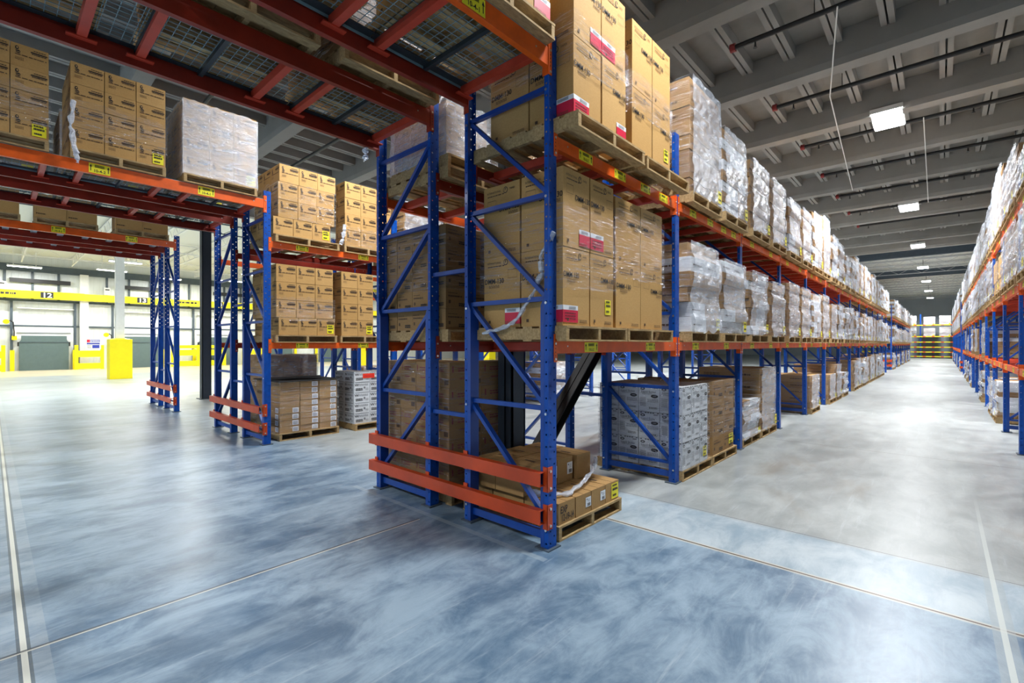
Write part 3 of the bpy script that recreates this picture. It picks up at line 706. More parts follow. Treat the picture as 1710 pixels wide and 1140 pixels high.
def plain_print(b, wx, wy, h):
    for i, f in enumerate(faces(b, wx, wy)):
        W = wy if i == 0 else wx
        f.lines(W*.55, W*.9, h*.12, h*.3, 2, 'ink', 5, 2, .7); f.lines(W*.1, W*.7, h*.55, h*.65, 1, 'inkb', 4, 2, .6); f.rect(W*.12, W*.2, h*.25, h*.4, 'inkb', 1); f.lines(W*.1, W*.5, h*.72, h*.78, 1, 'inkb', 7, 2, .5)
def maroon_print(b, wx, wy, h):
    for i, f in enumerate(faces(b, wx, wy)):
        W = wy if i == 0 else wx
        f.lines(W*.25, W*.7, h*.6, h*.8, 2, 'inkr', 5, 2, .5); f.rect(W*.72, W*.95, h*.12, h*.3, 'inkb', 1); f.lines(W*.3, W*.6, h*.3, h*.4, 1, 'inkr', 8, 2, .5); f.rect(W*.08, W*.12, h*.6, h*.85, 'inkr', 1)
def butter_print(b, wx, wy, h):
    for i, f in enumerate(faces(b, wx, wy)):
        W = wy if i == 0 else wx
        f.oval(W*.2, h*.87, W*.11, h*.05, 'ink', 1, 16); f.oval(W*.2, h*.87, W*.06, h*.018, 'cardw', 2, 12)
        f.text('Liquid Butter', W*.48, h*.715, W*.135, 'inkg'); f.text('Alternative', W*.42, h*.655, W*.11, 'inkg', False)
        f.oval(W*.76, h*.60, W*.17, h*.065, 'ink', 1, 18); f.oval(W*.76, h*.60, W*.10, h*.02, 'inkg', 2, 12)
        f.lines(W*.08, W*.36, h*.2, h*.55, 11, 'inkg', 3, 1, .45); f.lines(W*.42, W*.95, h*.36, h*.5, 4, 'inkg', 5, 1, .45); f.lines(W*.5, W*.9, h*.12, h*.2, 2, 'ink', 6, 1, .5); f.lines(W*.72, W*.92, h*.88, h*.93, 2, 'ink', 8, 1, .6)
        for a in (.08, .3, .42, .54, .66, .88): f.rect(W*a, W*a+.025, h*.955, h*.985, 'ink', 1)
        for e in (0, W-.002): f.rect(e, e+.002, 0, h, 'inkg', 1)
        f.rect(0, W, 0, .003, 'inkg', 1)
def w_print(b, wx, wy, h):
    for i, f in enumerate(faces(b, wx, wy)):
        W = wy if i == 0 else wx
        f.text('W', W*.17, h*.60, h*.34, 'ink', True, 2, 1.3); f.lines(W*.32, W*.9, h*.62, h*.82, 2, 'inkg', 4, 2, .5)
        f.lines(W*.1, W*.55, h*.15, h*.42, 2, 'ink', 7, 2, .7); f.oval(W*.66, h*.42, W*.06, h*.11, 'inkg', 1); f.rect(W*.06, W*.94, h*.93, h*.97, 'inkg', 1); f.lines(W*.72, W*.92, h*.15, h*.4, 3, 'inkg', 2, 2, .4)
def wlabel(b, wx, wy, h, a=.62):
    f = Face(b, (0, 0, 0), (0, 1, 0), .002); s = min(.09, h*.62); z0 = (h-s)*.55
    f.rect(wy*a, wy*a+s, z0, z0+s, 'wtag', 1); f.bars(wy*a+s*.3, wy*a+s*.85, z0+s*.08, z0+s*.4, 'ink', 2); f.rect(wy*a+s*.15, wy*a+s*.28, z0+s*.75, z0+s*.88, 'ink', 2); f.lines(wy*a+s*.35, wy*a+s*.8, z0+s*.5, z0+s*.85, 3, 'inkg', 3, 2, .3)
def barlabel(b, wx, wy, h):
    for f, W in ((Face(b, (0, 0, 0), (0, 1, 0), .002), wy), (Face(b, (-wx, 0, 0), (1, 0, 0), .002), wx)):
        f.rect(W*.62, W*.62+.12, h*.12, h*.88, 'wtag', 1); f.rect(W*.62+.02, W*.62+.10, h*.25, h*.7, 'blueS' if 0 else 'inkg', 2); f.bars(W*.62+.025, W*.62+.095, h*.3, h*.66, 'wtag', 4, 3)
def topseams(b, wx, wy, h):
    b.box(-wx*.98, -wx*.02, wy/2-.003, wy/2+.003, h-.003, h-.0022, 'inkb')
    b.box(-wx*.7, -wx*.35, wy*.15, wy*.28, h-.003, h-.0022, 'inkb')
for v in (0, 1):
    carton_proto('dmm%d' % v, .50, .48, .67, 'card', [('printed_marking', dmm_print(v))])
    carton_proto('dmmr%d' % v, .50, .48, .67, 'card', [('printed_marking', dmm_print(v)), ('red_label', dmm_red if v == 0 else dmm_red2)])
carton_proto('dmmy', .50, .48, .67, 'card', [('printed_marking', dmm_print(1)), ('yellow_sticker', ysticker(.62, .18, .12))])
carton_proto('dmmry', .50, .48, .67, 'card', [('printed_marking', dmm_print(1)), ('red_label', dmm_red), ('yellow_sticker', ysticker(.62, .05, .12))])
carton_proto('brand', .40, .34, .29, 'card', [('printed_marking', brand_print)])
carton_proto('brandy', .40, .34, .29, 'card', [('printed_marking', brand_print), ('yellow_sticker', ysticker(.55, .12, .13))])
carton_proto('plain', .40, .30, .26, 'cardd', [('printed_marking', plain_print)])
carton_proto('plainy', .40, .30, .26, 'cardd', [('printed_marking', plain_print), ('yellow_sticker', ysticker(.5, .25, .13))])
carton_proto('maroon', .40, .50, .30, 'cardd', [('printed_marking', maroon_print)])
carton_proto('butter', .30, .26, .34, 'cardw', [('printed_marking', butter_print)])
carton_proto('buttery', .30, .26, .34, 'cardw', [('printed_marking', butter_print), ('yellow_sticker', ysticker(.4, .2, .11))])
carton_proto('wbox', .45, .34, .20, 'cardw', [('printed_marking', w_print)])
carton_proto('flat', .50, .38, .115, 'cardf', [('bar_label', barlabel)])
carton_proto('flatplain', .50, .38, .115, 'cardf', [])
carton_proto('low', .40, .25, .19, 'cardf', [('shipping_label', wlabel), ('top_tape', topseams)])
carton_proto('lowy', .40, .25, .19, 'cardf', [('yellow_sticker', ysticker(.42, .1, .13)), ('top_tape', topseams)])
carton_proto('lowp', .40, .25, .19, 'cardf', [('top_tape', topseams)])
def exp_print(b, wx, wy, h):
    f = Face(b, (0, 0, 0), (0, 1, 0), .002); f.text('EXP', wy*.30, h*.52, .085, 'ink', True, 2, .7); f.text('12-19-14', wy*.52, h*.14, .085, 'ink', True, 2, .6)
carton_proto('exp', .40, .25, .19, 'cardf', [('handwriting', exp_print), ('top_tape', topseams)])
def bigtan_print(b, wx, wy, h):
    f = Face(b, (0, 0, 0), (0, 1, 0)); f.lines(wy*.05, wy*.7, h*.6, h*.85, 4, 'inkb', 3, 2, .2); f.lines(wy*.05, wy*.35, h*.12, h*.2, 1, 'inkb', 6, 2, .6); f.rect(wy*.05, wy*.055, h*.1, h*.4, 'ink', 1)
carton_proto('big', .55, .50, .60, 'card', [('printed_marking', bigtan_print)])

def carton(kind, x, y, z, wx, wy, h, label, f=1, grp=None, jit=.004):
    t, a, b, c = KIND[kind][0]
    yy = (y+rnd.uniform(-jit, jit)*.3) if f > 0 else y+wy
    place(t, (x+rnd.uniform(-jit, jit)*(1 if jit else 0), yy, z), rz(f), label, 'carton', grp or 'cartons', (wx/a, wy/b, h/c))
NUMW = ['bottom', 'second', 'third', 'fourth', 'fifth', 'sixth', 'seventh', 'eighth', 'ninth']
def tier(i, n): return 'top tier' if i == n-1 else NUMW[i]+' tier'
def stack(pick, x, y, z, nx, ny, nz, wx, wy, h, desc, where, grp, hollow=True, f=1, tierdx=None, gap=.003, side=None, jmax=99):
    """cartons nx deep (from the aisle), ny along the aisle, nz tiers; only the faces one can see are filled"""
    for k in range(nz):
        dx, dy = (tierdx[k] if tierdx else (0, 0))
        for i in range(nx):
            for j in range(ny):
                if hollow and i > 0 and j > 0: continue
                if side is not None and j == 0 and i > side: continue
                if j > jmax: continue
                if not hollow and i > 0 and j > 0 and k < nz-1: continue
                kd = pick(i, j, k)
                if kd is None: continue
                lab = '%s, %s%s%s, %s' % (desc, tier(k, nz), ', '+od(j+1)+' across' if ny > 1 else '', ', '+od(i+1)+' deep' if nx > 1 else '', where)
                carton(kd, x-(wx+gap)*i*f+dx, y+(wy+gap)*j+dy, z+h*k, wx, wy, h, lab, f, grp)
def wrap(x0, x1, y0, y1, z0, z1, label, mat='film', seed=0, amp=.006, step=.07, kind_loc=True, top=False):
    """thin crinkled film sleeve standing just off the cartons"""
    q = random.Random(seed); b = MB(); e = .012
    x0 -= e; x1 += e; y0 -= e; y1 += e
    per = []
    def seg(a, c):
        n = max(2, int((Vector(c)-Vector(a)).length/step))
        for i in range(n): per.append((a[0]+(c[0]-a[0])*i/n, a[1]+(c[1]-a[1])*i/n))
    seg((x0, y0), (x1, y0)); seg((x1, y0), (x1, y1)); seg((x1, y1), (x0, y1)); seg((x0, y1), (x0, y0))
    nz = max(2, int((z1-z0)/step)); n = len(per); cx, cy = (x0+x1)/2, (y0+y1)/2; vs = []; fs = []
    for k in range(nz+1):
        z = z0+(z1-z0)*k/nz
        for (px, py) in per:
            dx = amp*q.random()*(1 if px > cx else -1) if abs(abs(px-cx)-(x1-x0)/2) < 1e-6 else 0
            dy = amp*q.random()*(1 if py > cy else -1) if abs(abs(py-cy)-(y1-y0)/2) < 1e-6 else 0
            vs.append((px+dx-x1, py+dy-y0, z-z0+(q.uniform(-.02, .02) if k in (0, nz) else 0)))
    for k in range(nz):
        for i in range(n): fs.append((k*n+i, k*n+(i+1) % n, (k+1)*n+(i+1) % n, (k+1)*n+i))
    b.add(vs, fs, mat)
    o = b.build('stretch_wrap', loc=(x1, y0, z0)); tag(o, label, 'stretch wrap', 'stretch wraps'); return o
def tail(pts, r, label, mat='filmt', seed=1):
    q = random.Random(seed); P = []; 
    for i in range(len(pts)-1):
        for s in range(6):
            t = s/6; P.append(Vector(pts[i])*(1-t)+Vector(pts[i+1])*t+Vector((q.uniform(-.008, .008), q.uniform(-.008, .008), q.uniform(-.008, .008))))
    P.append(Vector(pts[-1])); o = MB().tube(P, [r*q.uniform(.5, 1.4) for _ in P], mat, 6).build('wrap_tail'); tag(o, label, 'wrap tail')

Z1, Z2 = 1.7225, 3.4425
# ---- nearest rack, first level: two pallets of DMM cartons
def dm(r, y=None):
    def pick(i, j, k):
        if (i, j, k) in (y or ()): return 'dmmy'
        if (i, j, k) in r: return 'dmmr%d' % ((j+k) % 2)
        return 'dmm%d' % ((j+k) % 2)
    return pick
x = -2.32
pallet(-2.27, 3.17, Z1, 1, 'wooden pallet on the first level beside the nearest blue frame')
stack(dm({(0, 0, 0), (0, 1, 1), (1, 0, 0), (0, 0, 1)}, {(0, 1, 0)}), x, 3.19, Z1+PH, 2, 2, 2, .46, .40, .665, 'tan DMM-130 carton', 'first level end pallet', 'DMM-130 cartons', gap=.014)
stack(dm(set()), x-.01, 4.06, Z1+PH, 2, 2, 2, .49, .51, .64, 'tan DMM-130 carton', 'first level second pallet', 'DMM-130 cartons', gap=.014)
pallet(-2.27, 4.2, Z1, 1, 'wooden pallet on the first level, second from the nearest frame', 1.05)
wrap(-3.28, x, 3.19, 4.02, Z1+.45, Z1+1.15, 'clear stretch wrap around the first level end pallet of DMM cartons', seed=1)
wrap(-3.35, x-.01, 4.06, 5.10, Z1+.62, Z1+1.3, 'clear stretch wrap around the first level second pallet of DMM cartons', seed=2)
tail([(-2.36, 3.12, 2.62), (-2.52, 3.14, 2.45), (-2.5, 3.14, 2.3), (-2.62, 3.13, 2.1), (-2.8, 3.13, 1.9), (-3.0, 3.13, 1.83), (-3.2, 3.12, 1.8)], .022, 'twisted clear wrap strip hanging on the end of first level cartons')
# ---- second level
x = -2.22
pallet(-2.14, 3.15, Z2, 1, 'wooden pallet on the second level beside the nearest blue frame', 1.14)
stack(dm({(0, 0, 0), (0, 1, 1), (0, 0, 1), (0, 1, 0)}), x, 3.2, Z2+PH, 2, 2, 2, .47, .42, .665, 'tan DMM-130 carton', 'second level end pallet', 'DMM-130 cartons', gap=.014)
pallet(-2.16, 4.38, Z2, 1, 'wooden pallet on the second level, second from the nearest frame', 1.06)
stack(dm({(0, 1, 0)}, {(0, 1, 0)}), x-.02, 4.22, Z2+PH, 2, 2, 2, .49, .43, .66, 'tan DMM-130 carton', 'second level second pallet', 'DMM-130 cartons', gap=.014)
wrap(-3.18, x, 3.2, 4.07, Z2+.55, Z2+1.0, 'clear stretch wrap around the second level end pallet of DMM cartons', seed=3)
wrap(-3.25, x-.02, 4.22, 5.11, Z2+.55, Z2+.95, 'clear stretch wrap around the second level second pallet of DMM cartons', seed=5)
# carton columns inside row seen through the end frame, rear side dark
# ---- floor of nearest rack
pallet(-2.42, 3.27, 0, 1, 'wooden pallet on the floor at the front corner of the nearest rack', 1.07)
nm = 'floor pallet at the rack corner'
for i in range(3):
    for j in range(4):
        if i > 0 and j > 0:
            pass
        kd = 'exp' if (i, j) == (0, 0) else 'lowy' if (i, j) == (0, 3) else 'low' if i == 0 else 'lowp'
        if i == 0 or j == 0: carton(kd, -2.44-.40*i, 3.29+.258*j, .13, .39, .25, .19, 'low brown carton, bottom tier, %s across, %s deep, %s' % (od(j+1), od(i+1), nm), 1, 'low brown cartons')
        if i > 0 or True:
            if i == 2 and j == 3: continue
            xx = -2.78-.36*i-(.02 if j == 3 else 0)+(.05 if j == 3 else 0)
            if i < 2: carton('lowp' if (i or j == 3) else 'low', xx+(0 if j < 3 else .0), 3.22+.256*j+(.03 if j == 3 else 0), .322, .35, .25, .245, 'low brown carton, top tier, %s across, %s deep, %s' % (od(j+1), od(i+1), nm), 1, 'low brown cartons')
tail([(-2.75, 3.22, .40), (-2.6, 3.3, .36), (-2.5, 3.55, .345), (-2.55, 3.85, .38), (-2.62, 4.12, .42), (-2.7, 4.28, .50)], .022, 'twisted clear wrap strip lying across the low cartons at the corner')
# ---- back side of nearest rack (seen through its end frame)
pk = lambda i, j, k: 'plain'
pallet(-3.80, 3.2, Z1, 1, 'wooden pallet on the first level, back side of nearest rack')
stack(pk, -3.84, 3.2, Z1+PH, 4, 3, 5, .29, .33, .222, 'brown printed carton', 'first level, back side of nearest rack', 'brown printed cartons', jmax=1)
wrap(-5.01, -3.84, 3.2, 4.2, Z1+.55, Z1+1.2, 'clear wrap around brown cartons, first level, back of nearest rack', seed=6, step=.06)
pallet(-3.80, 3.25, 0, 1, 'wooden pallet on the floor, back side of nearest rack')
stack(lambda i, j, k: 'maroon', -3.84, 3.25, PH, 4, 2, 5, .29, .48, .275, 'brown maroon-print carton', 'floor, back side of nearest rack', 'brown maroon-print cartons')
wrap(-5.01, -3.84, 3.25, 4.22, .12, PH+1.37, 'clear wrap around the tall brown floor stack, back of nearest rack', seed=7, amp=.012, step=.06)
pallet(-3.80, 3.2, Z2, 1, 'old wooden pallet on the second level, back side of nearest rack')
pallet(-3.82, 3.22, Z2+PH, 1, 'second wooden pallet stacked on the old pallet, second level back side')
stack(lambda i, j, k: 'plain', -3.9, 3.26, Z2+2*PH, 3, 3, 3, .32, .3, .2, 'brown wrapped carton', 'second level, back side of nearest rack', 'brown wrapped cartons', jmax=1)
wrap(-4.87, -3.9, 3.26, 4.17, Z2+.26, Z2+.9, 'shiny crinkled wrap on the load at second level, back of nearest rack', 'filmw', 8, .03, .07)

# ---- second rack loads
bp = lambda y: (lambda i, j, k: 'brandy' if (i, j, k) == y else 'brand')
x = -8.38
def cells(x, y, z, nz, ny, where, nx=3, off=None, side=None):
    stack(bp((0, ny-1, 0)), x, y, z, nx, ny, nz, .36, .335, .305, 'tan printed carton', where, 'tan printed cartons', tierdx=off, side=side)
pallet(x+.03, 3.25, Z2, 1, 'wooden pallet, second level, first position of the second rack', 1.15)
cells(x, 3.3, Z2+PH, 4, 3, 'second level first pallet, second rack', off=[(0, -.08), (0, 0), (0, 0), (0, .02)])
pallet(x+.03, 4.5, Z2, 1, 'wooden pallet, second level, second position of the second rack')
cells(x, 4.52, Z2+PH, 4, 3, 'second level second pallet, second rack', side=0)
pallet(x+.03, 3.25, Z1, 1, 'wooden pallet, first level, first position of the second rack', 1.1)
cells(x, 3.27, Z1+PH, 4, 3, 'first level first pallet, second rack', off=[(0, .04), (0, 0), (0, 0), (0, 0)])
pallet(x+.03, 4.42, Z1, 1, 'wooden pallet, first level, second position of the second rack')
cells(x, 4.45, Z1+PH, 4, 2, 'first level second pallet, second rack', side=0)
wrap(-9.45, x, 3.29, 4.32, Z2+.44, Z2+1.05, 'clear wrap around tan cartons, second level first pallet, second rack', seed=9)
wrap(-9.45, x, 4.52, 5.55, Z2+.1, Z2+.5, 'clear wrap around tan cartons, second level second pallet, second rack', seed=10)
wrap(-9.45, x, 3.27, 4.3, Z1+.38, Z1+.8, 'clear wrap around tan cartons, first level first pallet, second rack', seed=11)
tail([(x+.03, 4.5, Z2+.5), (x+.05, 4.46, Z2+.25), (x+.03, 4.42, Z2+.12)], .03, 'loose wrap tail at the second rack upper pallets')
# floor: flat cartons stack, white W cartons, dark wrapped stack behind
pallet(-8.52, 3.38, 0, 1, 'wooden pallet on the floor at the second rack end', 1.1)
for k in range(8):
    for j in range(3):
        for i in range(2 if j == 0 else 1):
            carton('flat' if (j > 0 or k < 4) else 'flatplain', -8.55-.55*i+rnd.uniform(-.01, .01), 3.40+.352*j, PH+.112*k, .53, .345, .111, 'thin brown carton, %s, %s across, %s deep, second rack floor stack' % (tier(k, 8), od(j+1), od(i+1)), 1, 'thin brown cartons')
tag(MB().box(-9.68, -8.5, 3.36, 4.5, 1.03, 1.045, 'rubber').bar((-9.1, 3.4, 1.05), (-8.7, 4.2, 1.10), .3, .01, 'rubber').build('top_sheet'), 'dark slip sheet on top of the thin brown cartons at the second rack', 'slip sheet')
wrap(-9.65, -8.55, 3.40, 4.46, .1, 1.03, 'crumpled clear wrap around the thin brown cartons, second rack floor', seed=12, amp=.015, step=.06)
pallet(-8.45, 4.78, 0, 1, 'wooden pallet on the floor under the white W cartons')
stack(lambda i, j, k: 'wbox', -8.5, 4.78, PH, 3, 3, 5, .38, .34, .205, 'white carton marked W', 'on the second rack floor pallet', 'white W cartons', side=1, jmax=1)
b_ = MB(); f_ = Face(b_, (-8.492, 4.80, PH+.86), (0, 1, 0), .004); f_.rect(.16, .42, .03, .12, 'redtag'); f_.lines(.18, .4, .05, .1, 2, 'rtag', 3, 2, .4); f_.rect(.5, .62, .03, .13, 'ytag'); tag(b_.build('sticker'), 'orange and yellow stickers on the top white W carton', 'sticker')
# ---- generic wrapped loads
def load_proto(seed, w_, d, h, nt, mat, fl='filmw', rag=.02, cols=3):
    q = random.Random(seed); t = thing('wrapped_load'); b = MB(); th = h/nt; offs = []
    for k in range(nt):
        ox, oy = q.uniform(-rag, rag), q.uniform(-rag, rag); offs.append((ox, oy)); cw = w_/cols
        for j in range(cols): b.box(-d+ox, ox-.02, oy+cw*j+.003, oy+cw*(j+1)-.003, th*k+.001, th*(k+1)-.004, mat[q.randrange(len(mat))])
        for j in range(cols):
            f = Face(b, (ox-.02, oy+cw*j, th*k), (0, 1, 0), .002); f.lines(cw*.15, cw*.7, th*.4, th*.55, 1, 'inkb', seed+k, 1, .6)
        f = Face(b, (-d+ox, oy, th*k), (1, 0, 0), .002); f.lines(d*.08, d*.35, th*.35, th*.6, 2, 'inkb', seed+k+5, 1, .5); f.lines(d*.6, d*.85, th*.35, th*.6, 1, 'inkb', seed+k+5, 1, .5)
    b.build('cartons', t)
    # sleeve
    b = MB(); step = .075; vs = []; fs = []; per = []
    for (a, c) in (((-d, 0), (0, 0)), ((0, 0), (0, w_)), ((0, w_), (-d, w_)), ((-d, w_), (-d, 0))):
        n = max(3, int((Vector(c)-Vector(a)).length/step))
        nrm = (c[1]-a[1], -(c[0]-a[0])); l_ = math.hypot(*nrm)
        for i in range(n): per.append((a[0]+(c[0]-a[0])*i/n, a[1]+(c[1]-a[1])*i/n, nrm[0]/l_, nrm[1]/l_, i == 0))
    nz = int((h+.02)/step); n = len(per)
    for k in range(nz+1):
        z = (h+.015)*k/nz; ti = min(nt-1, int(z/th)); ox, oy = offs[ti]
        for (px, py, nx_, ny_, cn) in per:
            a = q.uniform(.006, .03)
            yy = z+(q.uniform(0, .05) if k == 0 else 0)
            if k == 0 and px > -.01: yy -= .05*(1-py/w_)
            vs.append((px+ox+nx_*a+(.01 if px > -.01 else 0), py+oy+ny_*a, yy))
    for k in range(nz):
        for i in range(n): fs.append((k*n+i, k*n+(i+1) % n, (k+1)*n+(i+1) % n, (k+1)*n+i))
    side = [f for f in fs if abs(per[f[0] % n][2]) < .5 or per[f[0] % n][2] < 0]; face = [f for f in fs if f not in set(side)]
    b.add(vs, side, 'film'); b.mi += [b.m(fl)]*len(face); b.f += face  # aisle face takes the whitened film, glare painted in; other sides stay clear
    b.build('stretch_wrap', t)
    b = MB(); f = Face(b, (.045, w_*.8, .03), (0, 1, 0), .001); f.rect(0, .13, 0, .16, 'ytag', 1); f.lines(.02, .11, .1, .15, 1, 'ink', 1, 2); f.lines(.02, .11, .02, .07, 1, 'ink', 2, 2)
    b.build('yellow_label', t)
    return t, w_, d, h
LP = []
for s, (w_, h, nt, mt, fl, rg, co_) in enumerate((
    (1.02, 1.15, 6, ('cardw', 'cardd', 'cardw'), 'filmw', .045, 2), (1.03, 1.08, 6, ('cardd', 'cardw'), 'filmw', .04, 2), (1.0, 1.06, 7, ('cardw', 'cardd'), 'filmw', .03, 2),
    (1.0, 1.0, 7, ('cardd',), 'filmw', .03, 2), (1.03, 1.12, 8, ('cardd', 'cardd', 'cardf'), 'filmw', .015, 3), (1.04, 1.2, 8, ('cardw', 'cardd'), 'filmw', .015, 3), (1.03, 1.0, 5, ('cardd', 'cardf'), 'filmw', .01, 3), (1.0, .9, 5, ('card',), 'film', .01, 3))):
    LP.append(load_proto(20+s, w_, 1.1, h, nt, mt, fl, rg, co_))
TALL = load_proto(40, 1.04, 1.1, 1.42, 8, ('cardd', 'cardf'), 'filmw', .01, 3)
DESC = ['white and brown wrapped load', 'brown and white wrapped load', 'pale wrapped load', 'leaning brown wrapped load', 'neat brown wrapped load', 'tall pale wrapped load', 'brown wrapped load', 'tan carton load']
def put_load(x, y, z, f, p, pal_near, where, d=None, hs=1., pal=True, hm=9):
    t, w_, dd, h = p if isinstance(p, tuple) else LP[p]
    hs = min(hs, hm/h)
    ds = d or (DESC[p] if not isinstance(p, tuple) else 'tall brown wrapped load')
    if pal: pallet(x+.03*f, y, z, f, 'wooden pallet, '+where, w_, pal_near)
    place(t, (x, y if f > 0 else y+w_, z+PH+.055*0), rz(f), ds+', '+where, 'pallet load', 'wrapped pallet loads', (1, 1, hs))
for k in range(1, 13):
    for h_, yy in (('left', .17), ('right', 1.36)):
        y = YG+PITCH*k+yy+rnd.uniform(-.015, .015)
        wh = '%s bay %s half, left of the long aisle' % (od(k+1), h_)
        i = (k*2+(h_ == 'right'))
        p2 = TALL if (k == 1 and h_ == 'left') or i == 9 else [1, 2, 0, 5, 4, 4, 1, 4, 5, 6, 2][i % 11]
        put_load(-2.27, y, Z2, 1, p2, k < 3, 'second level, '+wh, hs=1.0 if k < 4 else rnd.uniform(.9, 1.15))
        p1 = [0, 1, 2, 3, 4, 4, 5, 4, 6, 2][(i-2) % 10]
        put_load(-2.29, y, Z1, 1, p1, k < 3, 'first level, '+wh, hs=.97 if k < 4 else rnd.uniform(.85, 1.03))
for k in range(10):
    for h_, yy in (('left', .17), ('right', 1.36)):
        y = YB+PITCH*k+yy; wh = '%s bay %s half, far block left' % (od(k+1), h_)
        put_load(-2.27, y, Z2, 1, rnd.randrange(7), False, 'second level, '+wh, hs=rnd.uniform(.85, 1.1))
        put_load(-2.29, y, Z1, 1, rnd.randrange(7), False, 'first level, '+wh, hs=rnd.uniform(.8, 1))
        if k % 2 == 0: put_load(-2.35, y, 0, 1, rnd.randrange(7), False, 'floor, '+wh, hs=rnd.uniform(.7, 1))
        wh = '%s bay %s half, far block right' % (od(k+1), h_)
        put_load(.88, y, 3.853, -1, rnd.randrange(7), False, 'third level, '+wh, hs=rnd.uniform(.85, 1.1))
        put_load(.88, y, 2.623, -1, rnd.randrange(7), False, 'second level, '+wh, hs=rnd.uniform(.75, .9), hm=.9)
        if k % 3 == 0: put_load(.9, y, 0, -1, rnd.randrange(7), False, 'floor, '+wh, hs=.7)
# right row
for k in range(2, 13):
    for h_, yy in (('near', .17), ('far', 1.36)):
        y = YG+PITCH*k+yy+rnd.uniform(-.015, .015); wh = '%s bay %s half, right of the long aisle' % (od(k-1), h_)
        if k == 3 and h_ == 'far': pass
        put_load(.88, y, 3.853, -1, TALL if (k, h_) in ((4, 'near'),) else rnd.randrange(7), False, 'third level, '+wh, hs=rnd.uniform(.85, 1.05), hm=(.5, .85, 1.25, 1.0)[k-2] if k < 6 else 1.1)
        put_load(.88, y, 2.623, -1, [7, 6, 5, 4][k % 4] if k < 5 else rnd.randrange(7), False, 'second level, '+wh, hs=rnd.uniform(.8, .95), hm=.92)
        if (k*2+(yy > 1)) in (12, 15, 17, 20, 22): put_load(.9, y, 1.323, -1, 3+(k % 4), False, 'first level, '+wh, hs=rnd.uniform(.5, .85), hm=.9)
        if (k*2+(yy > 1)) in (9, 10, 13, 18, 21, 23): put_load(.9, y, 0, -1, 2, False, 'floor, '+wh, hs=.72)
# floor of the left row
pallet(-2.35, 5.72, 0, 1, 'wooden pallet on the floor under the white butter cartons', 1.02)
stack(lambda i, j, k: 'buttery' if (i, j, k) == (0, 2, 0) else 'butter', -2.36, 5.72, PH, 4, 3, 3, .29, .285, .345, 'white Liquid Butter carton', 'floor, second bay left of aisle', 'white butter cartons', hollow=False)
wrap(-3.53, -2.36, 5.72, 6.58, PH, PH+1.04, 'clear wrap around the white butter cartons on the floor', seed=14, amp=.01, step=.06)
pallet(-2.35, 6.78, 0, 1, 'wooden pallet on the floor under brown wrapped cartons, second bay')
stack(lambda i, j, k: 'plainy' if (i, j, k) == (0, 1, 0) else 'plain', -2.37, 6.8, PH, 3, 2, 4, .38, .45, .26, 'brown carton', 'floor, beside the white butter cartons', 'brown floor cartons')
wrap(-3.52, -2.37, 6.8, 7.71, PH+.27, PH+1.05, 'clear wrap around the brown cartons beside the white butter cartons', seed=15, amp=.015, step=.06)
put_load(-2.42, 8.25, 0, 1, 2, True, 'floor, third bay, low white bundle', 'crumpled white wrapped bundle', .58)
put_load(-2.42, 9.35, 0, 1, 6, True, 'floor, third bay right half, left of the aisle', hs=1.12)
for k, lst in {4: ((.2, 6, .8),), 5: ((.2, 6, .7), (1.3, 3, .95)), 6: ((.2, 2, .6),), 7: ((.25, 4, .85), (1.35, 5, .85)), 8: ((.2, 0, .85), (1.3, 4, .9)), 9: ((.3, 4, .9), (1.35, 5, .9)), 10: ((.25, 4, .95), (1.35, 0, .9)), 11: ((.25, 5, .9), (1.35, 6, .6))}.items():
    for yy, p, hs in lst: put_load(-2.33, YG+PITCH*k+yy, 0, 1, p, k < 6, 'floor, %s bay %s half, left of the long aisle' % (od(k+1), 'left' if yy < 1 else 'right'), hs=hs)
# loads on the inner rows seen through gaps
for x_, y_, z_, p_, hs_, wh in ((-9.0, 7.0, 0, 6, .9, 'floor, second bay of the second rack, set back'), (-8.38, 5.9, Z1, 4, .95, 'first level, second bay left, second rack'),
    (-8.38, 7.0, Z2, 6, 1, 'second level, second bay right, second rack'), (-8.38, 5.85, Z2, 4, 1, 'second level, second bay left, second rack'), (-8.38, 8.3, Z1, 5, 1, 'first level, third bay, second rack'),
    (-8.4, 10.9, 0, 0, .9, 'floor, fourth bay, second rack'), (-14.2, 5.9, Z1+.05, 6, .9, 'first level, third rack beyond the grey column'), (-14.2, 8.3, 0, 3, .8, 'floor, third rack beyond the grey column')):
    put_load(x_, y_, z_, 1, p_, False, wh, hs=hs_)
for j, y_ in enumerate((5.75, 6.95, 8.26, 9.45)):
    wh = '%s bay %s half, back side of nearest rack' % (('second', 'third')[j//2], ('left', 'right')[j % 2])
    put_load(-4.93, y_, Z1, -1, 4 if j % 2 else 6, False, 'first level, '+wh); put_load(-4.93, y_, Z2, -1, 6 if j % 2 else 4, False, 'second level, '+wh)
# dark wrapped stack behind the W cartons
put_load(-9.75, 3.6, 0, 1, 6, False, 'floor, behind the thin brown cartons', 'tall dark wrapped stack', 1.35)

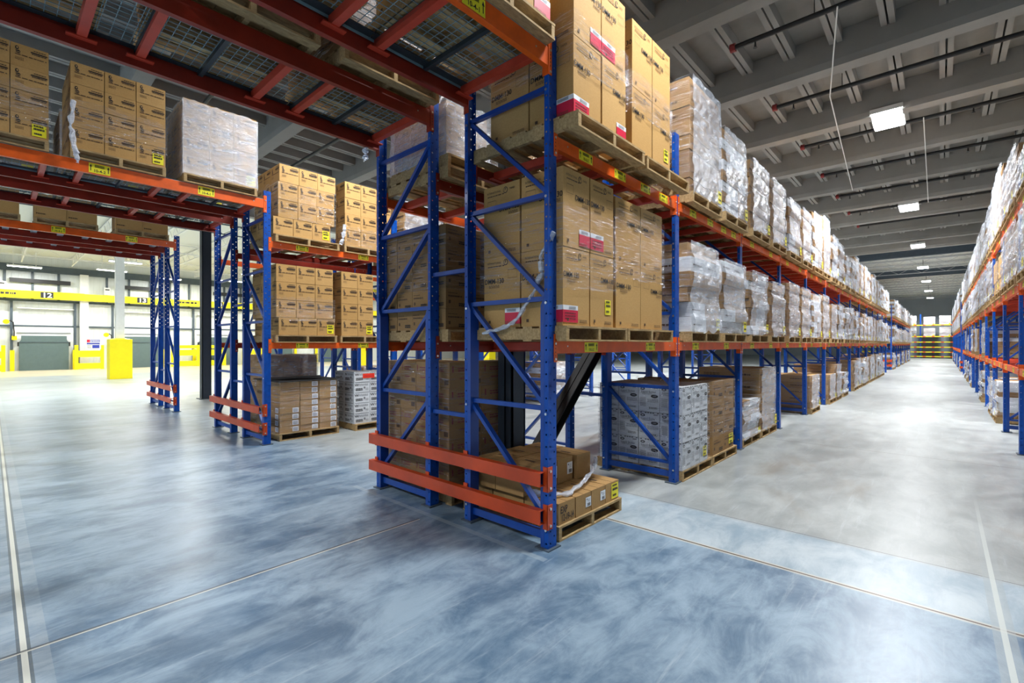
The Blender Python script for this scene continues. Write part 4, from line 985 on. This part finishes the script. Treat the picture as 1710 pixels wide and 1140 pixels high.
# ---- tunnel loads
for r, x_, w0 in (('A', -2.34, 'nearest rack tunnel, aisle half'), ('A2', -3.80, 'nearest rack tunnel, back half')):
    for j, y in enumerate((2.03, .80, -.46)):
        pallet(x_+.04, y, 4.14, 1, 'wooden pallet overhead, %s from the frame, %s' % (od(j+1), w0))
        if r == 'A':
            if j < 2: stack(dm({(0, 1, 0)}, set()), x_, y+.04, 4.14+PH, 2 if j == 0 else 1, 2, 1, .5, .48, .67, 'tan DMM-130 carton', '%s overhead pallet, nearest tunnel' % od(j+1), 'DMM-130 cartons')
        else: put_load(x_, y, 4.14, 1, (6, 4, 3)[j], False, 'overhead, %s from frame, nearest tunnel back half' % od(j+1), pal=False)
for j, (y, ny) in enumerate(((1.94, 3), (.70, 3), (-.52, 3))):
    pallet(-8.36, y, 4.13, 1, 'wooden pallet overhead, %s from the frame, second rack tunnel' % od(j+1))
    stack(bp((0, 2, 0)), -8.39, y, 4.13+PH, 3 if j < 2 else 1, ny, 4, .36, .338, .283, 'tan printed carton', '%s overhead pallet, second rack tunnel' % od(j+1), 'tan printed cartons')
    wrap(-9.48, -8.39, y, y+1.02, 4.13+(.1 if j == 0 else .3), 5.38 if j == 0 else 4.9, 'clear wrap around overhead cartons, %s pallet, second rack tunnel' % od(j+1), 'filmw' if j == 0 else 'film', 17+j, .008, .07)  # first pallet's wrap is whitened, its glare painted into the film
    put_load(-9.95, y, 4.13, 1, (4, 6, 4)[j], False, 'overhead, %s from frame, second tunnel back half' % od(j+1))
tail([(-8.33, .72, 4.85), (-8.32, .70, 4.5), (-8.30, .74, 4.2), (-8.3, .76, 4.05)], .03, 'white wrap tail hanging over the beam of the second rack tunnel')
tail([(-3.9-1.05, 2.93, 4.02), (-4.95, 2.93, 3.9), (-4.95, 2.93, 3.84)], .028, 'torn white plastic tag hanging under the nearest rack tunnel')
for j, (y, ny) in enumerate(((1.94, 2), (.62, 2), (-.6, 2))):
    pallet(-14.1, y, 4.25, 1, 'wooden pallet overhead, %s from the frame, third rack tunnel' % od(j+1))
    stack(lambda i, j_, k: 'big', -14.12, y, 4.25+PH, 1, 2, 1, .5, .5, .5, 'large plain tan carton', '%s overhead pallet, third rack tunnel' % od(j+1), 'large tan cartons')

# ---- pallet flow rack at the far end
def far_rack():
    t = thing('flow_rack', 'red and yellow striped flow rack across the far end wall', 'flow rack', (0, 74.2, 0))
    for x in (-8, -4.9, -1.8, 1.3, 4.4): MB().box(x-.06, x+.06, 0, .12, 0, 5.2, 'blue').build('post', t)
    for j, z in enumerate((.15, .68, 1.25, 1.85, 2.5, 3.85)):
        b = MB(); x = -8
        while x < 4.4: b.box(x, x+.25, -.03, .03, z, z+.12, 'orange'); b.box(x+.25, x+.8, -.03, .03, z, z+.12, 'ytag'); x += .8
        b.build('striped_beam', t)
        if j < 4:
            r = MB()
            for i in range(40): r.box(-8+.31*i, -8+.31*i+.05, 0, 2.2, z+.1, z+.13, 'galv')
            r.box(-8, 4.4, .3, 2.4, z+.02, z+.05, 'deckch'); r.build('flow_lane', t)
    for lv, z in (('lower', 2.62), ('upper', 3.97)):
        for i in range(8):
            p = LP[[6, 4, 3, 5][i % 4]]
            place(p[0], (-7.75+3.1*(i//2)+1.4*(i % 2), 75.35, z), -math.pi/2, 'boxed load on the %s tier of the end flow rack, %s from left' % (lv, od(i+1)), 'pallet load', 'end rack loads', (1, 1, .95))
far_rack()
# drop prototypes never placed
dead = [o for o in bpy.data.objects if o.parent is None and o.type == 'EMPTY' and 'label' not in o.keys()]
kill = set(dead)
for o in bpy.data.objects:
    if o.parent in kill or (o.parent and o.parent.parent in kill): kill.add(o)
for o in kill: bpy.data.objects.remove(o)
